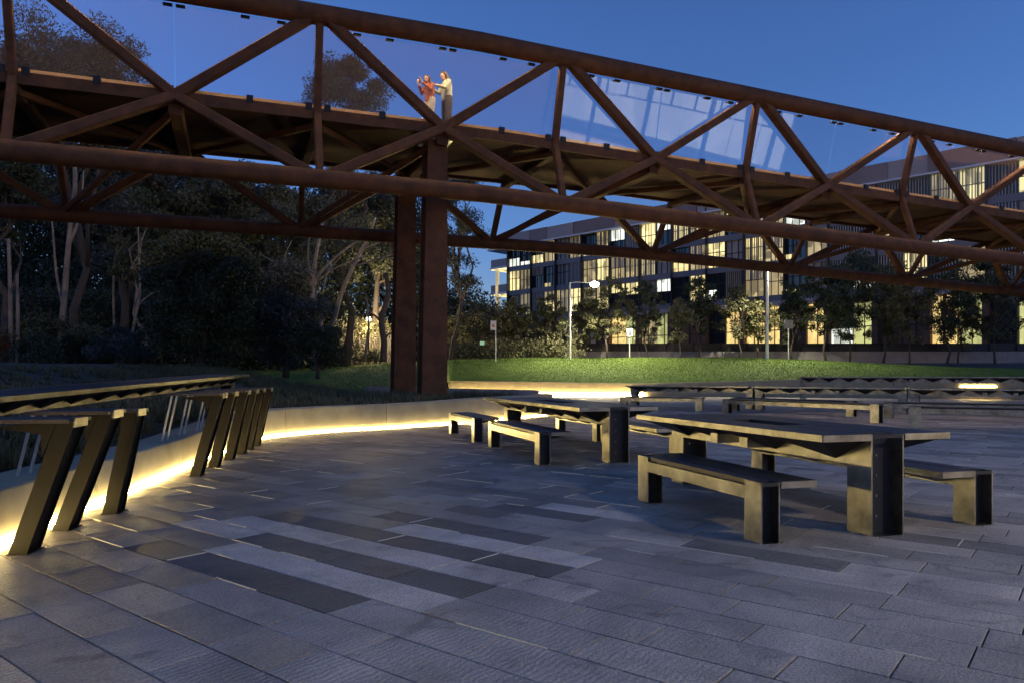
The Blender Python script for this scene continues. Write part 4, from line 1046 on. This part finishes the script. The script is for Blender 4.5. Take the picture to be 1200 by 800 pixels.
    remesh(b.build('trousers',bottom,root),.013,3)
    b=MB()
    for sg in (-1,1):
        kx=P['knee'][0 if sg<0 else 1]
        b.tube([(kx*.1-.07,sg*.10,.042),(kx*.1+.05,sg*.105,.040),(kx*.1+.18,sg*.11,.032)],[.040,.043,.032],10); b.box(kx*.1-.10,kx*.1+.20,sg*.105-.042,sg*.105+.042,0.0,.02)
    remesh(b.build('shoes',shoe,root),.012,2)
    return root
faceL=math.atan2(-UX[1],-UX[0])
def deckpt(px,d): q=XD(px,d); v=np.array(q)-O0; s=float(v@UX); return (q[0],q[1],ZD-max(0,s-1)*.03-.02)
pr=deckpt(524,22.2)
person(pr,faceL+.15,1.07,'taller person in a pale jumper and grey trousers, arms held forward',
  dict(tilt=.03,head=(.06,-.01,.15,.42),knee=(.03,.0),elbow=((.13,-.22,1.13),(.12,.20,1.12)),wrist=((.36,-.12,1.17),(.37,.10,1.20)),hdir=((.9,.25,.1),(.9,-.3,.05)),thumb=((0,.6,.8),(0,-.6,.8)),curl=.7),'knit_pale','denim_grey')
pl=deckpt(504,21.95)
person(pl,faceL+.35,.93,'person in a rust red jumper raising both hands before the face',
  dict(tilt=.05,head=(.05,.0,.35,.18),knee=(.05,.02),elbow=((.12,-.24,1.16),(.12,.22,1.14)),wrist=((.32,-.10,1.36),(.33,.08,1.38)),hdir=((.3,.1,.95),(.3,-.1,.95)),thumb=((-.3,.9,0),(-.3,-.9,0)),curl=.45),'knit_red','denim_pale')
# phone held by the left person
q=Vector(pl)+Matrix.Rotation(faceL+.35,3,'Z')@Vector((.375,0,1.46))*.93
b=MB(); b.box(-.006,.006,-.04,.04,-.075,.075); ph=b.build('phone','phone'); ph.location=q; ph.rotation_euler=(0,-.3,faceL+.35); tag(ph,'dark phone held up in the hands of the person in red','phone')
# lamp post like the lawn ones, added out of view to brighten the plaza
lp=empty('street_lamp',(12.5,-1.5,0),0,'added street lamp, unseen at the right of the plaza, brightening its paving','street lamp')
b=MB(); b.tube([(0,0,0),(0,0,2),(0,0,7.6)],[.10,.08,.06],12); b.build('pole','pole_white',lp,smooth='sharp')
b=MB(); b.tube([(0,0,7.55),(-.6,0,7.62),(-1.6,0,7.56)],[.035,.03,.03],8); b.build('arm','pole_white',lp,smooth='sharp')
b=MB(); b.box(-2.2,-1.5,-.18,.18,7.5,7.64); b.build('lamp_head','pole_white',lp)
b=MB(); b.box(-2.15,-1.55,-.15,.15,7.46,7.495); b.build('bulb','lamp_glow',lp)
o=spot('lamp_light',(-1.85,0,7.40),(1,.90,.72),800,150); o.data.shadow_soft_size=.35; o.parent=lp
# ------------------------------------------------------------------ pavilion to the right, outside the frame: lights the plaza and mirrors in the bridge glass
cf=empty('pavilion',(34,1,0),0,'two storey pavilion with white lit upper floor at the right side of the plaza','building')
M['lit_upper']=litmat('lit_upper_room',(1,.93,.80),1.0,.5,.7); M['lit_lower']=litmat('lit_lower_room',(1,.72,.42),1.3,.5,.6)
b=MB(); b.box(.3,14,-14,10,0,10.6); b.build('wall','concrete_dark',cf)
b=MB(); b.box(-1.6,14.4,-14.5,10.5,10.6,11.0); b.build('roof','frame_dark',cf)
b=MB(); b.box(-1.4,.29,-14.2,10.2,4.9,5.25); b.build('balcony','concrete_dark',cf)
yy=-14
for i in range(10):
    b=MB(); b.box(.05,.28,yy+.12,yy+2.3,5.7,10.2); b.build('window','lit_upper',cf)
    b=MB(); b.box(.05,.28,yy+.12,yy+2.3,.3,4.4); b.build('window','lit_lower',cf)
    b=MB(); b.box(-.1,.045,yy+.12,yy+2.3,8.3,8.42); b.box(-.1,.045,yy+1.1,yy+1.2,8.42,10.2); b.build('frame','frame_dark',cf)
    yy+=2.4
for yy in (-13.8,-7.8,-1.8,4.2,9.8):
    b=MB(); b.box(-1.5,-1.25,yy-.12,yy+.12,0,10.6); b.build('pillar','frame_dark',cf)
